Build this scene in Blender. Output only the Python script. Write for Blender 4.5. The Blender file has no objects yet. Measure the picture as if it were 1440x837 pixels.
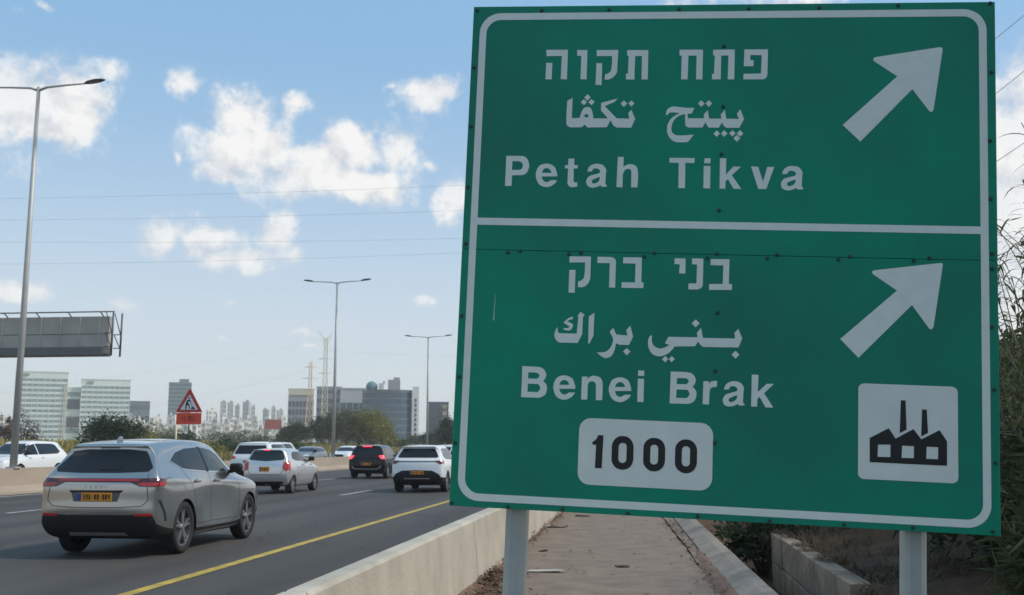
import bpy, bmesh, math, random
from mathutils import Vector, Matrix, noise
from mathutils.bvhtree import BVHTree
R = math.radians
SC = bpy.context.scene
COL = SC.collection

# ------------------------------------------------------------------ camera
EYE = 1.55
cam = bpy.data.cameras.new('camera')
cam_o = bpy.data.objects.new('camera', cam)
COL.objects.link(cam_o)
cam_o.location = (0, 0, EYE)
cam_o.rotation_euler = (R(90 + 8.17), 0, R(6.84))
cam.sensor_width = 36
cam.lens = 36.5
cam.clip_start = 0.1
cam.clip_end = 9000
cam.dof.use_dof = True
cam.dof.focus_distance = 4.75
cam.dof.aperture_fstop = 9.0
SC.camera = cam_o

# ------------------------------------------------------------------ light
SUN_AZ, SUN_EL = 88.0, 47.0          # azimuth clockwise from +Y (ahead), elevation
SKY_STRENGTH = 0.11
EXPOSURE = 0.2
w = bpy.data.worlds.new('World')
SC.world = w
w.use_nodes = True
NT = w.node_tree
NT.nodes.clear()


def wn(kind, **kw):
    n = NT.nodes.new(kind)
    for k, v in kw.items():
        setattr(n, k, v)
    return n


def wmath(op, a, b=None, c=None, clamp=False):
    n = wn('ShaderNodeMath', operation=op, use_clamp=clamp)
    for i, v in enumerate((a, b, c)):
        if v is None:
            continue
        if isinstance(v, (int, float)):
            n.inputs[i].default_value = v
        else:
            NT.links.new(v, n.inputs[i])
    return n.outputs[0]


sky = wn('ShaderNodeTexSky', sky_type='NISHITA')
sky.sun_disc = False
sky.sun_elevation = R(SUN_EL)
sky.sun_rotation = R(SUN_AZ)
sky.air_density = 1.0
sky.dust_density = .7
sky.ozone_density = 1.6
tc = wn('ShaderNodeTexCoord')
sep = wn('ShaderNodeSeparateXYZ')
NT.links.new(tc.outputs['Generated'], sep.inputs[0])
az = wmath('ARCTAN2', sep.outputs[0], sep.outputs[1])
el = wmath('ARCSINE', sep.outputs[2])
cmb = wn('ShaderNodeCombineXYZ')
NT.links.new(az, cmb.inputs[0])
NT.links.new(el, cmb.inputs[1])


def wnoise(scale, detail, rough, vec=None):
    n = wn('ShaderNodeTexNoise')
    n.inputs['Scale'].default_value = scale
    n.inputs['Detail'].default_value = detail
    n.inputs['Roughness'].default_value = rough
    NT.links.new(vec or tc.outputs['Generated'], n.inputs['Vector'])
    return n


# cumulus banks: (azimuth, elevation), angular half width, half height, weight
CLOUDS = [
    ((-0.5845,0.3011), .062, .048, 1.0), ((-0.5374,0.2982), .045, .040, 1.0), ((-0.5598,0.2782), .055, .020, .9), ((-0.5159,0.2915), .025, .020, .8), ((-0.6260,0.2920), .07, .06, 1.0),
    ((-0.5018,0.3347), .030, .022, .55), ((-0.4332,0.3331), .024, .024, .72),
    ((-0.3862,0.3073), .032, .036, 1.0), ((-0.3785,0.2787), .055, .030, 1.0), ((-0.3993,0.2577), .038, .020, .85), ((-0.3209,0.2591), .062, .030, 1.0),
    ((-0.2769,0.2778), .036, .030, 1.0), ((-0.2693,0.2467), .055, .026, 1.0), ((-0.2320,0.2861), .040, .036, .75), ((-0.2003,0.2688), .024, .014, .6),
    ((-0.3327,0.3143), .030, .018, .62), ((-0.2414,0.3452), .020, .010, .55), ((-0.2025,0.3366), .038, .016, .9), ((-0.1754,0.2348), .022, .025, .9),
    ((-0.4076,0.1917), .062, .028, .62), ((-0.4473,0.1848), .018, .016, .9), ((-0.3491,0.1979), .026, .028, .95), ((-0.3811,0.1752), .075, .016, .72), ((-0.3318,0.1773), .018, .014, .8),
    ((-0.5625,0.3827), .016, .008, .7), ((-0.5836,0.3721), .02, .008, .4), ((-0.5651,0.1341), .036, .014, .8), ((-0.4857,0.1259), .022, .008, .75), ((-0.5151,0.1181), .02, .006, .5),
    ((-0.3179,0.1093), .017, .006, .8), ((-0.3082,0.0940), .014, .005, .7), ((-0.1966,0.1330), .022, .012, .62), ((-0.2369,0.0862), .022, .009, .6), ((-0.3932,0.1020), .016, .006, .4),
    ((-0.2085,0.0967), .02, .007, .4), ((-0.3828,0.1334), .02, .006, .35), ((-0.4398,0.2675), .012, .012, .35),
    ((0.3570,0.2572), .06, .075, 1.15), ((0.3407,0.1825), .07, .10, 1.2), ((0.3416,0.1085), .08, .08, 1.2), ((0.2468,0.4118), .30, .022, .8), ((0.1722,0.1948), .10, .09, .9), ((0.0079,0.3220), .11, .05, .8),
    ((.95, .42), .25, .14, 1.1), ((1.15, .75), .30, .16, 1.1), ((-1.4, .30), .22, .08, 1.0), ((-2.4, .35), .30, .10, 1.0), ((2.6, .45), .35, .12, 1.0), ((-2.9, .20), .22, .06, 1.0),
    ((3.0, .8), .5, .16, 1.0), ((-1.9, .7), .4, .14, .9), ((1.9, .22), .25, .07, 1.0), ((.2, 1.05), .4, .12, .9),
]
nz = wnoise(11.0, 4, .55)
dv = wn('ShaderNodeVectorMath', operation='MULTIPLY_ADD')
NT.links.new(nz.outputs['Color'], dv.inputs[0])
dv.inputs[1].default_value = (.055, .055, 0)
dv.inputs[2].default_value = (-.0275, -.0275, 0)
dv2 = wn('ShaderNodeVectorMath', operation='ADD')
NT.links.new(dv.outputs[0], dv2.inputs[0])
NT.links.new(cmb.outputs[0], dv2.inputs[1])
field = None
for (c, rx, ry, wt) in CLOUDS:
    if c[1] < .15 and rx < .03:            # the far, low banks are broad and thin
        rx, ry, wt = rx * 1.6, ry * 1.5, wt * .62
    s = wn('ShaderNodeVectorMath', operation='SUBTRACT')
    NT.links.new(dv2.outputs[0], s.inputs[0])
    s.inputs[1].default_value = (c[0], c[1], 0)
    m = wn('ShaderNodeVectorMath', operation='MULTIPLY')
    NT.links.new(s.outputs[0], m.inputs[0])
    m.inputs[1].default_value = (1 / rx, 1 / ry, 0)
    ln = wn('ShaderNodeVectorMath', operation='LENGTH')
    NT.links.new(m.outputs[0], ln.inputs[0])
    v = wmath('MULTIPLY_ADD', ln.outputs['Value'], -.8, .95 + (wt - 1) * .9)
    field = v if field is None else wmath('MAXIMUM', field, v)
n2 = wnoise(30.0, 9, .64)
fine = wmath('SUBTRACT', n2.outputs['Fac'], .5)
fld = wmath('MULTIPLY_ADD', fine, 1.75, field)
ramp = wn('ShaderNodeMapRange', interpolation_type='SMOOTHSTEP')
NT.links.new(fld, ramp.inputs['Value'])
ramp.inputs['From Min'].default_value = .0
ramp.inputs['From Max'].default_value = .62
thin = wn('ShaderNodeMapRange')
NT.links.new(wnoise(8.0, 3, .5).outputs['Fac'], thin.inputs['Value'])
thin.inputs['From Min'].default_value = .36
thin.inputs['From Max'].default_value = .60
thin.inputs['To Min'].default_value = .62
thin.inputs['To Max'].default_value = .95
alpha = wmath('MULTIPLY', ramp.outputs[0], thin.outputs[0])
offs = wn('ShaderNodeVectorMath', operation='ADD')
NT.links.new(tc.outputs['Generated'], offs.inputs[0])
offs.inputs[1].default_value = (.010, .0, .014)
n3 = wnoise(30.0, 6, .6, offs.outputs[0])
n3b = wnoise(30.0, 6, .6)
relief = wmath('SUBTRACT', n3b.outputs['Fac'], n3.outputs['Fac'])
shade = wn('ShaderNodeMapRange')
NT.links.new(wmath('MULTIPLY_ADD', relief, 2.6, wmath('MULTIPLY_ADD', field, .45, .38)), shade.inputs['Value'])
shade.inputs['From Min'].default_value = .05
shade.inputs['From Max'].default_value = .80
ccol = wn('ShaderNodeMix', data_type='RGBA')
NT.links.new(shade.outputs[0], ccol.inputs['Factor'])
ccol.inputs['A'].default_value = (5.5, 5.55, 5.85, 1)
ccol.inputs['B'].default_value = (7.8, 7.7, 7.5, 1)
# thin white veil low over the horizon, as in hazy coastal air
veil = wn('ShaderNodeMapRange', interpolation_type='SMOOTHERSTEP')
NT.links.new(el, veil.inputs['Value'])
veil.inputs['From Min'].default_value = -.02
veil.inputs['From Max'].default_value = .42
veil.inputs['To Min'].default_value = .90
veil.inputs['To Max'].default_value = .62
air = wn('ShaderNodeValToRGB')
NT.links.new(wmath('MULTIPLY', el, 2.2, None, True), air.inputs[0])
air.color_ramp.interpolation = 'EASE'
air.color_ramp.elements[0].color = (5.6, 6.1, 6.5, 1)
air.color_ramp.elements[0].position = .03
air.color_ramp.elements[1].color = (2.55, 4.85, 7.3, 1)
air.color_ramp.elements[1].position = .92
skyv = wn('ShaderNodeMix', data_type='RGBA')
NT.links.new(veil.outputs[0], skyv.inputs['Factor'])
NT.links.new(sky.outputs[0], skyv.inputs['A'])
NT.links.new(air.outputs[0], skyv.inputs['B'])
mixc = wn('ShaderNodeMix', data_type='RGBA')
NT.links.new(alpha, mixc.inputs['Factor'])
NT.links.new(skyv.outputs['Result'], mixc.inputs['A'])
NT.links.new(ccol.outputs['Result'], mixc.inputs['B'])
bg = wn('ShaderNodeBackground')
bg.inputs['Strength'].default_value = SKY_STRENGTH
NT.links.new(mixc.outputs['Result'], bg.inputs['Color'])
wo = wn('ShaderNodeOutputWorld')
NT.links.new(bg.outputs[0], wo.inputs['Surface'])

sun = bpy.data.lights.new('sun', 'SUN')
sun.energy = 2.5
sun.angle = R(7)
sun.color = (1.0, .92, .79)
sun_o = bpy.data.objects.new('sun', sun)
COL.objects.link(sun_o)
sd = Vector((math.sin(R(SUN_AZ)) * math.cos(R(SUN_EL)), math.cos(R(SUN_AZ)) * math.cos(R(SUN_EL)), math.sin(R(SUN_EL))))
sun_o.rotation_euler = sd.to_track_quat('Z', 'Y').to_euler()
sun_o.location = (20, 20, 60)

SC.view_settings.view_transform = 'Standard'
SC.view_settings.look = 'None'
SC.view_settings.gamma = 1
SC.view_settings.use_curve_mapping = False
SC.view_settings.exposure = EXPOSURE
SC.cycles.max_bounces = 8
SC.cycles.volume_bounces = 2
SC.cycles.use_denoising = True

# ------------------------------------------------------------------ helpers
MATS = {}


def mat(name, col, rough=.6, metal=0.0, var=.0, vscale=3.0, col2=None, bump=0.0, bscale=30.0, spec=.5, coat=0.0, emit=None, trans=0.0, detail=5, streak=None):
    """Principled material whose colour is mottled between col and col2 by object-space noise."""
    if name in MATS:
        return MATS[name]
    m = bpy.data.materials.new(name)
    m.use_nodes = True
    t = m.node_tree
    b = t.nodes['Principled BSDF']
    b.inputs['Base Color'].default_value = (*col, 1)
    b.inputs['Roughness'].default_value = rough
    b.inputs['Metallic'].default_value = metal
    b.inputs['Specular IOR Level'].default_value = spec
    b.inputs['Coat Weight'].default_value = coat
    b.inputs['Coat Roughness'].default_value = .04
    b.inputs['Transmission Weight'].default_value = trans
    if emit:
        b.inputs['Emission Color'].default_value = (*emit[0], 1)
        b.inputs['Emission Strength'].default_value = emit[1]
    tcn = t.nodes.new('ShaderNodeTexCoord')
    if col2 or var:
        mp = t.nodes.new('ShaderNodeMapping')
        if streak:
            mp.inputs['Scale'].default_value = streak
        t.links.new(tcn.outputs['Object'], mp.inputs[0])
        n = t.nodes.new('ShaderNodeTexNoise')
        n.inputs['Scale'].default_value = vscale
        n.inputs['Detail'].default_value = detail
        n.inputs['Roughness'].default_value = .6
        t.links.new(mp.outputs[0], n.inputs['Vector'])
        mr = t.nodes.new('ShaderNodeMapRange')
        mr.inputs['From Min'].default_value = .3
        mr.inputs['From Max'].default_value = .7
        t.links.new(n.outputs['Fac'], mr.inputs['Value'])
        mx = t.nodes.new('ShaderNodeMix')
        mx.data_type = 'RGBA'
        c2 = col2 or tuple(c * (1 - var) for c in col)
        mx.inputs['A'].default_value = (*col, 1)
        mx.inputs['B'].default_value = (*c2, 1)
        t.links.new(mr.outputs[0], mx.inputs['Factor'])
        t.links.new(mx.outputs['Result'], b.inputs['Base Color'])
    if bump:
        n = t.nodes.new('ShaderNodeTexNoise')
        n.inputs['Scale'].default_value = bscale
        n.inputs['Detail'].default_value = 4
        t.links.new(tcn.outputs['Object'], n.inputs['Vector'])
        bp = t.nodes.new('ShaderNodeBump')
        bp.inputs['Strength'].default_value = bump
        bp.inputs['Distance'].default_value = .02
        t.links.new(n.outputs['Fac'], bp.inputs['Height'])
        t.links.new(bp.outputs[0], b.inputs['Normal'])
    MATS[name] = m
    return m


def link_mesh(name, me, mats, parent=None, loc=None):
    o = bpy.data.objects.new(name, me)
    COL.objects.link(o)
    for m in (mats if isinstance(mats, (list, tuple)) else [mats]):
        me.materials.append(m)
    if parent:
        o.parent = parent
    if loc:
        o.location = loc
    return o


def obj(name, bm, mats, parent=None, loc=None, smooth=False, keep=False):
    me = bpy.data.meshes.new(name)
    bmesh.ops.recalc_face_normals(bm, faces=bm.faces) if not keep else None
    if smooth:
        for f in bm.faces:
            f.smooth = True
    bm.to_mesh(me)
    bm.free()
    return link_mesh(name, me, mats, parent, loc)


def tag(o, label=None, cat=None, group=None, kind=None):
    if label:
        o['label'] = label
    if cat:
        o['category'] = cat
    if group:
        o['group'] = group
    if kind:
        o['kind'] = kind
    return o


def empty(name, loc=(0, 0, 0), rz=0):
    o = bpy.data.objects.new(name, None)
    COL.objects.link(o)
    o.location = loc
    o.rotation_euler = (0, 0, rz)
    o.empty_display_size = .2
    return o


def kids(o):
    return [c for c in COL.objects if c.parent == o]


def copy_tree(o, parent=None):
    c = o.copy()
    COL.objects.link(c)
    if parent:
        c.parent = parent
    for ch in kids(o):
        copy_tree(ch, c)
    return c


def box(bm, c, s, rz=0.0, mi=0, bevel=0.0, rx=0.0, ry=0.0):
    M = Matrix.Translation(c) @ Matrix.Rotation(rz, 4, 'Z') @ Matrix.Rotation(ry, 4, 'Y') @ Matrix.Rotation(rx, 4, 'X')
    vs = [bm.verts.new(M @ Vector((x * s[0] / 2, y * s[1] / 2, z * s[2] / 2))) for x in (-1, 1) for y in (-1, 1) for z in (-1, 1)]
    fs = []
    for q in ((0, 1, 3, 2), (4, 6, 7, 5), (0, 4, 5, 1), (2, 3, 7, 6), (0, 2, 6, 4), (1, 5, 7, 3)):
        f = bm.faces.new([vs[i] for i in q])
        f.material_index = mi
        fs.append(f)
    if bevel:
        es = list({e for f in fs for e in f.edges})
        bmesh.ops.bevel(bm, geom=es, offset=bevel, segments=2, affect='EDGES', profile=.5)


def tube(bm, pts, rad, n=8, mi=0, caps=True):
    """Tube along points; rad is a number or one radius per point."""
    pts = [Vector(p) for p in pts]
    rs = rad if isinstance(rad, (list, tuple)) else [rad] * len(pts)
    rings = []
    prev = None
    for i, p in enumerate(pts):
        d = (pts[min(i + 1, len(pts) - 1)] - pts[max(i - 1, 0)]).normalized()
        if prev is None:
            a = d.orthogonal().normalized()
        else:
            a = (prev - d * prev.dot(d))
            a = a.normalized() if a.length > 1e-6 else d.orthogonal().normalized()
        prev = a
        b = d.cross(a)
        rings.append([bm.verts.new(p + (a * math.cos(2 * math.pi * k / n) + b * math.sin(2 * math.pi * k / n)) * rs[i]) for k in range(n)])
    for i in range(len(rings) - 1):
        for k in range(n):
            f = bm.faces.new((rings[i][k], rings[i][(k + 1) % n], rings[i + 1][(k + 1) % n], rings[i + 1][k]))
            f.material_index = mi
            f.smooth = True
    if caps:
        for r in (rings[0][::-1], rings[-1]):
            f = bm.faces.new(r)
            f.material_index = mi


def prism(bm, poly, fn, d0, d1, mi=0):
    """Extrude a 2-D polygon: fn(u, v, depth) gives the 3-D point."""
    a = [bm.verts.new(fn(u, v, d0)) for u, v in poly]
    b = [bm.verts.new(fn(u, v, d1)) for u, v in poly]
    n = len(poly)
    fs = [bm.faces.new(a[::-1]), bm.faces.new(b)]
    for i in range(n):
        fs.append(bm.faces.new((a[i], a[(i + 1) % n], b[(i + 1) % n], b[i])))
    for f in fs:
        f.material_index = mi


def sstep(x, a, b):
    t = max(0., min(1., (x - a) / (b - a)))
    return t * t * (3 - 2 * t)


def fill(outlines, thick=0.0):
    """Mesh of filled 2-D outlines (even-odd holes), optionally extruded by +-thick."""
    c = bpy.data.curves.new('outline', 'CURVE')
    c.dimensions = '2D'
    c.fill_mode = 'BOTH' if thick else 'FRONT'
    c.extrude = thick
    for o in outlines:
        s = c.splines.new('POLY')
        s.points.add(len(o) - 1)
        for p, q in zip(s.points, o):
            p.co = (q[0], q[1], 0, 1)
        s.use_cyclic_u = True
    ob = bpy.data.objects.new('outline', c)
    COL.objects.link(ob)
    bpy.context.view_layer.update()
    me = bpy.data.meshes.new_from_object(ob.evaluated_get(bpy.context.evaluated_depsgraph_get()))
    bpy.data.objects.remove(ob)
    bpy.data.curves.remove(c)
    me.materials.clear()
    return me

ART = {
'hebrew_top':[[-838,972,-735,972,-734,826,-764,827,-763,941,-836,941],[-836,908,-807,907,-807,826,-837,827],[-691,971,-642,970,-641,826,-670,827,-670,941,-690,942],[-598,970,-496,970,-498,879,-498,875,-498,869,-499,863,-500,857,-503,852,-506,847,-509,843,-513,839,-518,835,-522,832,-526,830,-530,828,-535,826,-539,825,-542,825,-556,825,-554,852,-551,852,-547,853,-543,854,-539,856,-536,859,-533,861,-530,864,-528,867,-527,871,-526,877,-525,887,-524,900,-524,914,-524,928,-525,940,-597,940],[-597,906,-570,905,-569,798,-598,799],[-454,969,-355,969,-354,825,-383,826,-384,940,-416,940,-416,825,-456,826,-456,854,-447,854,-446,940,-453,942]],
'hebrew_top2':[[-210,970,-101,970,-101,826,-130,826,-130,941,-168,941,-169,826,-199,826,-199,941,-209,942],[-54,969,45,970,45,826,15,826,16,941,-17,941,-17,826,-57,826,-57,852,-48,853,-46,941,-54,942],[89,970,196,970,195,851,195,848,194,845,193,841,192,837,190,834,188,832,184,830,181,828,178,826,175,826,86,826,87,853,166,854,168,942,117,943,116,919,132,917,131,889,87,889]],
'hebrew_bottom':[[-690,-23,-591,-22,-590,-115,-591,-119,-591,-124,-592,-130,-594,-135,-596,-140,-598,-145,-601,-149,-604,-153,-608,-157,-611,-160,-614,-162,-618,-164,-622,-165,-626,-166,-629,-167,-647,-166,-646,-139,-643,-138,-640,-138,-636,-137,-633,-135,-630,-133,-628,-131,-625,-128,-622,-125,-620,-121,-619,-115,-618,-105,-617,-92,-617,-77,-617,-62,-618,-50,-690,-52],[-689,-87,-660,-86,-660,-193,-689,-193],[-560,-22,-501,-22,-497,-22,-494,-23,-490,-24,-486,-26,-483,-28,-480,-31,-478,-34,-477,-38,-476,-41,-475,-44,-475,-165,-503,-164,-503,-51,-561,-51],[-442,-22,-357,-21,-356,-136,-346,-137,-346,-163,-446,-164,-446,-138,-385,-138,-385,-50,-442,-50]],
'hebrew_bottom2':[[-208,-21,-158,-21,-158,-91,-186,-90,-184,-49,-208,-48],[-129,-20,-78,-20,-78,-134,-78,-138,-78,-142,-79,-146,-81,-150,-83,-154,-86,-156,-90,-158,-94,-160,-99,-162,-102,-163,-143,-163,-142,-136,-107,-135,-106,-48,-129,-47],[-45,-21,39,-20,38,-134,52,-134,52,-161,-50,-163,-49,-136,11,-134,12,-49,-45,-49]],
'arabic_top':[[-704,735,-704,637,-668,638,-664,652,-662,657,-661,663,-659,669,-656,674,-654,679,-652,682,-650,684,-648,686,-646,688,-643,689,-640,690,-637,691,-634,692,-631,692,-628,691,-625,691,-622,690,-620,689,-617,687,-615,684,-613,680,-611,675,-609,669,-607,663,-606,658,-605,653,-604,648,-604,643,-603,640,-604,637,-534,636,-568,675,-568,712,-496,732,-489,738,-505,717,-551,696,-493,637,-434,636,-440,662,-426,679,-407,635,-424,592,-492,593,-495,594,-498,596,-502,598,-505,601,-508,603,-510,606,-512,609,-514,612,-515,615,-516,617,-521,628,-538,594,-628,592,-642,606,-655,593,-706,592,-710,593,-714,594,-718,596,-722,599,-725,602,-727,604,-728,607,-729,611,-729,615,-729,620,-730,636,-730,656,-730,679,-729,701,-729,721],[-649,648,-636,659,-623,648,-635,639],[-634,754,-618,738,-633,722,-649,738],[-650,730,-635,715,-649,700,-665,715],[-614,730,-599,716,-613,700,-629,715],[-462,724,-446,709,-461,692,-477,708],[-427,724,-412,710,-426,694,-441,709]],
'arabic_top2':[[-265,654,-265,658,-265,664,-264,669,-262,674,-260,679,-257,682,-254,686,-250,688,-246,691,-242,693,-239,694,-236,695,-234,695,-230,695,-225,695,-218,695,-209,693,-200,692,-190,691,-180,690,-171,689,-160,689,-150,689,-141,689,-135,689,-147,661,-165,661,-164,639,-89,639,-91,658,-73,678,-66,638,-10,638,-14,658,5,681,12,638,69,637,60,662,76,683,93,636,72,595,16,594,13,595,10,597,8,598,5,601,2,603,0,606,-2,610,-4,614,-6,617,-7,620,-21,595,-68,595,-83,620,-96,595,-157,595,-160,596,-163,597,-166,598,-169,600,-171,602,-172,605,-174,608,-174,611,-175,614,-175,616,-177,658,-178,658,-180,658,-183,658,-186,657,-190,656,-194,654,-199,652,-205,650,-210,646,-215,643,-219,639,-223,634,-226,629,-230,624,-232,619,-234,613,-236,608,-237,602,-238,596,-238,591,-238,586,-237,581,-236,576,-234,572,-232,568,-229,565,-226,563,-222,561,-218,559,-214,558,-209,557,-203,557,-196,557,-191,557,-186,557,-135,561,-159,527,-164,526,-171,525,-179,524,-187,524,-194,523,-200,524,-207,524,-213,525,-218,526,-224,528,-229,531,-234,535,-238,539,-243,543,-246,548,-250,553,-252,559,-255,566,-257,572,-258,579,-258,585,-258,592,-258,599,-257,606,-255,612,-252,618,-249,624,-246,630,-242,635,-237,640,-231,646,-223,651,-215,656,-208,660,-202,664,-206,664,-211,665,-216,666,-222,666,-227,667,-232,667,-236,667,-241,666,-244,666,-248,665,-250,663,-253,661,-255,659,-256,657,-256,655],[-104,726,-88,710,-103,694,-119,710],[-69,726,-54,711,-68,694,-84,710],[-30,582,-15,567,-30,551,-45,566],[3,583,19,568,4,551,-11,567],[41,584,56,569,42,553,26,568],[75,584,91,568,76,552,60,568],[61,561,77,545,62,529,46,545]],
'arabic_bottom':[[-730,-353,-731,-355,-732,-358,-732,-361,-733,-364,-733,-367,-733,-370,-732,-372,-732,-375,-730,-377,-729,-379,-727,-380,-724,-382,-721,-383,-718,-383,-716,-383,-644,-382,-639,-304,-644,-302,-630,-281,-610,-295,-618,-304,-619,-384,-638,-425,-719,-426,-722,-426,-726,-424,-730,-422,-734,-419,-737,-416,-739,-413,-742,-408,-744,-404,-746,-399,-747,-394,-747,-390,-746,-384,-745,-379,-744,-374,-742,-369,-740,-365,-738,-361,-735,-358,-732,-355],[-707,-333,-704,-330,-700,-326,-695,-321,-691,-317,-687,-314,-684,-311,-681,-310,-678,-308,-676,-307,-673,-306,-671,-306,-668,-306,-665,-306,-663,-307,-662,-307,-666,-316,-668,-317,-671,-317,-675,-318,-678,-319,-681,-320,-683,-322,-685,-324,-687,-325,-689,-327,-690,-328,-686,-329,-682,-330,-678,-331,-674,-333,-671,-334,-668,-336,-666,-338,-664,-339,-663,-341,-663,-344,-663,-347,-664,-351,-665,-355,-667,-359,-669,-362,-672,-364,-674,-367,-678,-368,-681,-369,-685,-370,-689,-369,-694,-368,-699,-367,-703,-365,-707,-363,-704,-358,-702,-358,-698,-358,-695,-359,-692,-358,-689,-358,-686,-357,-683,-356,-681,-354,-679,-352,-678,-351],[-591,-301,-566,-283,-567,-389,-585,-427,-590,-426],[-493,-369,-478,-350,-463,-380,-412,-383,-418,-359,-401,-338,-386,-386,-403,-426,-446,-427,-464,-420,-464,-425,-465,-432,-466,-440,-467,-447,-469,-454,-471,-460,-474,-466,-477,-472,-481,-478,-485,-482,-489,-485,-494,-487,-498,-488,-503,-489,-508,-490,-512,-489,-516,-488,-520,-486,-524,-484,-528,-482,-533,-479,-537,-475,-542,-471,-546,-468,-549,-464,-542,-465,-534,-465,-526,-464,-517,-463,-510,-461,-504,-458,-499,-454,-494,-449,-490,-444,-486,-438,-483,-433,-481,-427,-479,-421,-478,-416,-477,-411,-477,-406,-477,-402,-478,-398,-479,-394,-480,-392],[-414,-440,-396,-456,-412,-474,-430,-457]],
'arabic_bottom2':[[-307,-380,-300,-380,-300,-383,-301,-386,-302,-390,-302,-394,-302,-398,-301,-402,-300,-407,-300,-411,-298,-415,-296,-419,-294,-423,-291,-426,-288,-428,-284,-431,-280,-433,-276,-435,-272,-436,-268,-438,-263,-438,-257,-437,-250,-435,-242,-432,-234,-428,-227,-424,-220,-421,-242,-413,-227,-383,-96,-381,-100,-361,-82,-337,-72,-383,71,-381,67,-356,84,-336,102,-380,86,-421,-70,-424,-72,-422,-76,-420,-79,-418,-82,-415,-84,-413,-87,-410,-88,-407,-90,-404,-92,-401,-92,-399,-107,-422,-199,-426,-200,-428,-202,-432,-204,-436,-207,-440,-211,-444,-215,-448,-219,-453,-224,-457,-230,-461,-235,-465,-241,-467,-248,-470,-254,-472,-261,-473,-267,-474,-273,-473,-279,-472,-285,-470,-291,-467,-296,-464,-300,-460,-304,-456,-307,-452,-310,-447,-312,-442,-314,-437,-316,-432,-317,-427,-318,-422,-318,-417,-318,-412,-318,-406,-317,-401,-316,-396,-315,-392,-313,-388,-312,-385,-310,-383,-308,-381],[-106,-300,-88,-317,-106,-336,-124,-318],[73,-436,91,-453,74,-472,56,-454],[-239,-471,-225,-484,-238,-500,-253,-486],[-210,-470,-195,-483,-209,-498,-223,-485]],
'latin_top':[[-1008,452,-938,452,-933,452,-928,451,-922,449,-916,446,-911,442,-907,436,-903,430,-900,422,-898,414,-897,406,-897,399,-899,390,-902,382,-905,375,-909,370,-914,365,-919,362,-925,360,-931,359,-936,359,-977,358,-977,307,-1008,306],[-978,426,-944,426,-942,425,-940,424,-937,423,-935,422,-933,420,-931,417,-930,415,-928,412,-928,409,-927,406,-928,403,-928,399,-929,396,-931,393,-932,390,-934,388,-937,387,-940,386,-943,385,-945,385,-978,384],[-762,355,-835,354,-835,350,-834,347,-832,342,-830,339,-828,336,-825,333,-822,330,-819,328,-815,327,-811,327,-807,328,-803,329,-798,332,-794,334,-791,337,-763,337,-764,334,-766,330,-769,325,-773,320,-778,316,-783,313,-789,309,-796,306,-803,304,-810,303,-818,304,-826,305,-833,308,-841,312,-847,317,-852,324,-856,332,-860,340,-863,350,-864,359,-864,368,-862,377,-860,386,-856,395,-851,402,-846,407,-838,411,-830,414,-822,416,-815,416,-807,416,-799,414,-791,411,-784,407,-778,402,-774,397,-770,389,-768,382,-765,374,-764,369,-762,364,-762,361,-762,358,-762,356],[-836,372,-835,374,-834,378,-833,381,-831,384,-829,387,-827,390,-824,392,-820,393,-817,394,-814,395,-811,394,-807,393,-804,392,-801,390,-798,388,-796,385,-794,382,-792,378,-791,375,-790,372],[-713,441,-685,442,-685,411,-668,411,-668,394,-686,394,-685,337,-685,335,-684,333,-683,331,-681,329,-679,328,-677,327,-674,327,-672,327,-669,327,-667,328,-667,308,-669,307,-672,306,-676,306,-679,305,-683,305,-686,304,-690,304,-694,305,-697,305,-700,306,-703,308,-706,311,-708,313,-710,316,-711,319,-712,321,-713,324,-713,326,-713,329,-713,330,-713,394,-728,394,-727,410,-713,410],[-529,309,-553,308,-559,316,-561,314,-563,313,-566,311,-570,309,-574,308,-578,306,-582,305,-587,304,-592,303,-596,303,-601,304,-606,305,-610,307,-614,309,-618,312,-620,315,-623,320,-624,324,-626,329,-626,334,-625,339,-623,344,-621,348,-618,353,-614,356,-610,359,-604,362,-597,364,-591,366,-586,367,-581,369,-576,370,-572,371,-568,372,-566,374,-564,376,-562,378,-562,380,-562,382,-562,384,-563,386,-565,388,-567,390,-569,392,-571,393,-574,394,-576,395,-579,396,-582,396,-584,396,-586,396,-589,395,-591,394,-593,393,-595,392,-597,390,-598,388,-599,385,-600,383,-600,381,-622,380,-621,384,-620,388,-619,393,-617,398,-615,402,-612,405,-609,408,-605,411,-601,413,-597,415,-594,416,-590,417,-587,418,-583,418,-579,418,-574,418,-568,417,-562,416,-556,415,-552,413,-547,410,-544,405,-540,401,-537,396,-535,392,-534,388,-534,385,-534,382,-534,379,-535,377,-536,323,-529,315],[-563,356,-566,355,-569,353,-573,352,-576,350,-580,349,-584,347,-588,345,-592,344,-595,342,-597,340,-599,337,-599,335,-599,332,-599,330,-598,328,-597,326,-595,325,-592,324,-590,324,-587,324,-583,324,-580,326,-576,328,-572,330,-569,332,-567,334,-566,337,-564,340,-564,343,-563,345,-563,348,-563,350,-563,352,-563,354],[-482,452,-454,452,-455,404,-453,405,-450,408,-447,410,-444,412,-440,414,-437,415,-434,416,-430,417,-427,418,-423,418,-419,418,-414,417,-409,416,-404,414,-400,412,-397,409,-393,405,-391,400,-388,394,-387,386,-386,373,-385,357,-386,339,-386,322,-387,308,-416,307,-417,381,-417,382,-418,385,-419,387,-420,389,-421,391,-423,392,-425,394,-427,395,-430,395,-432,396,-435,395,-439,394,-442,392,-446,391,-448,388,-450,385,-452,380,-454,376,-455,371,-456,367,-456,307,-484,308]],
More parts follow.
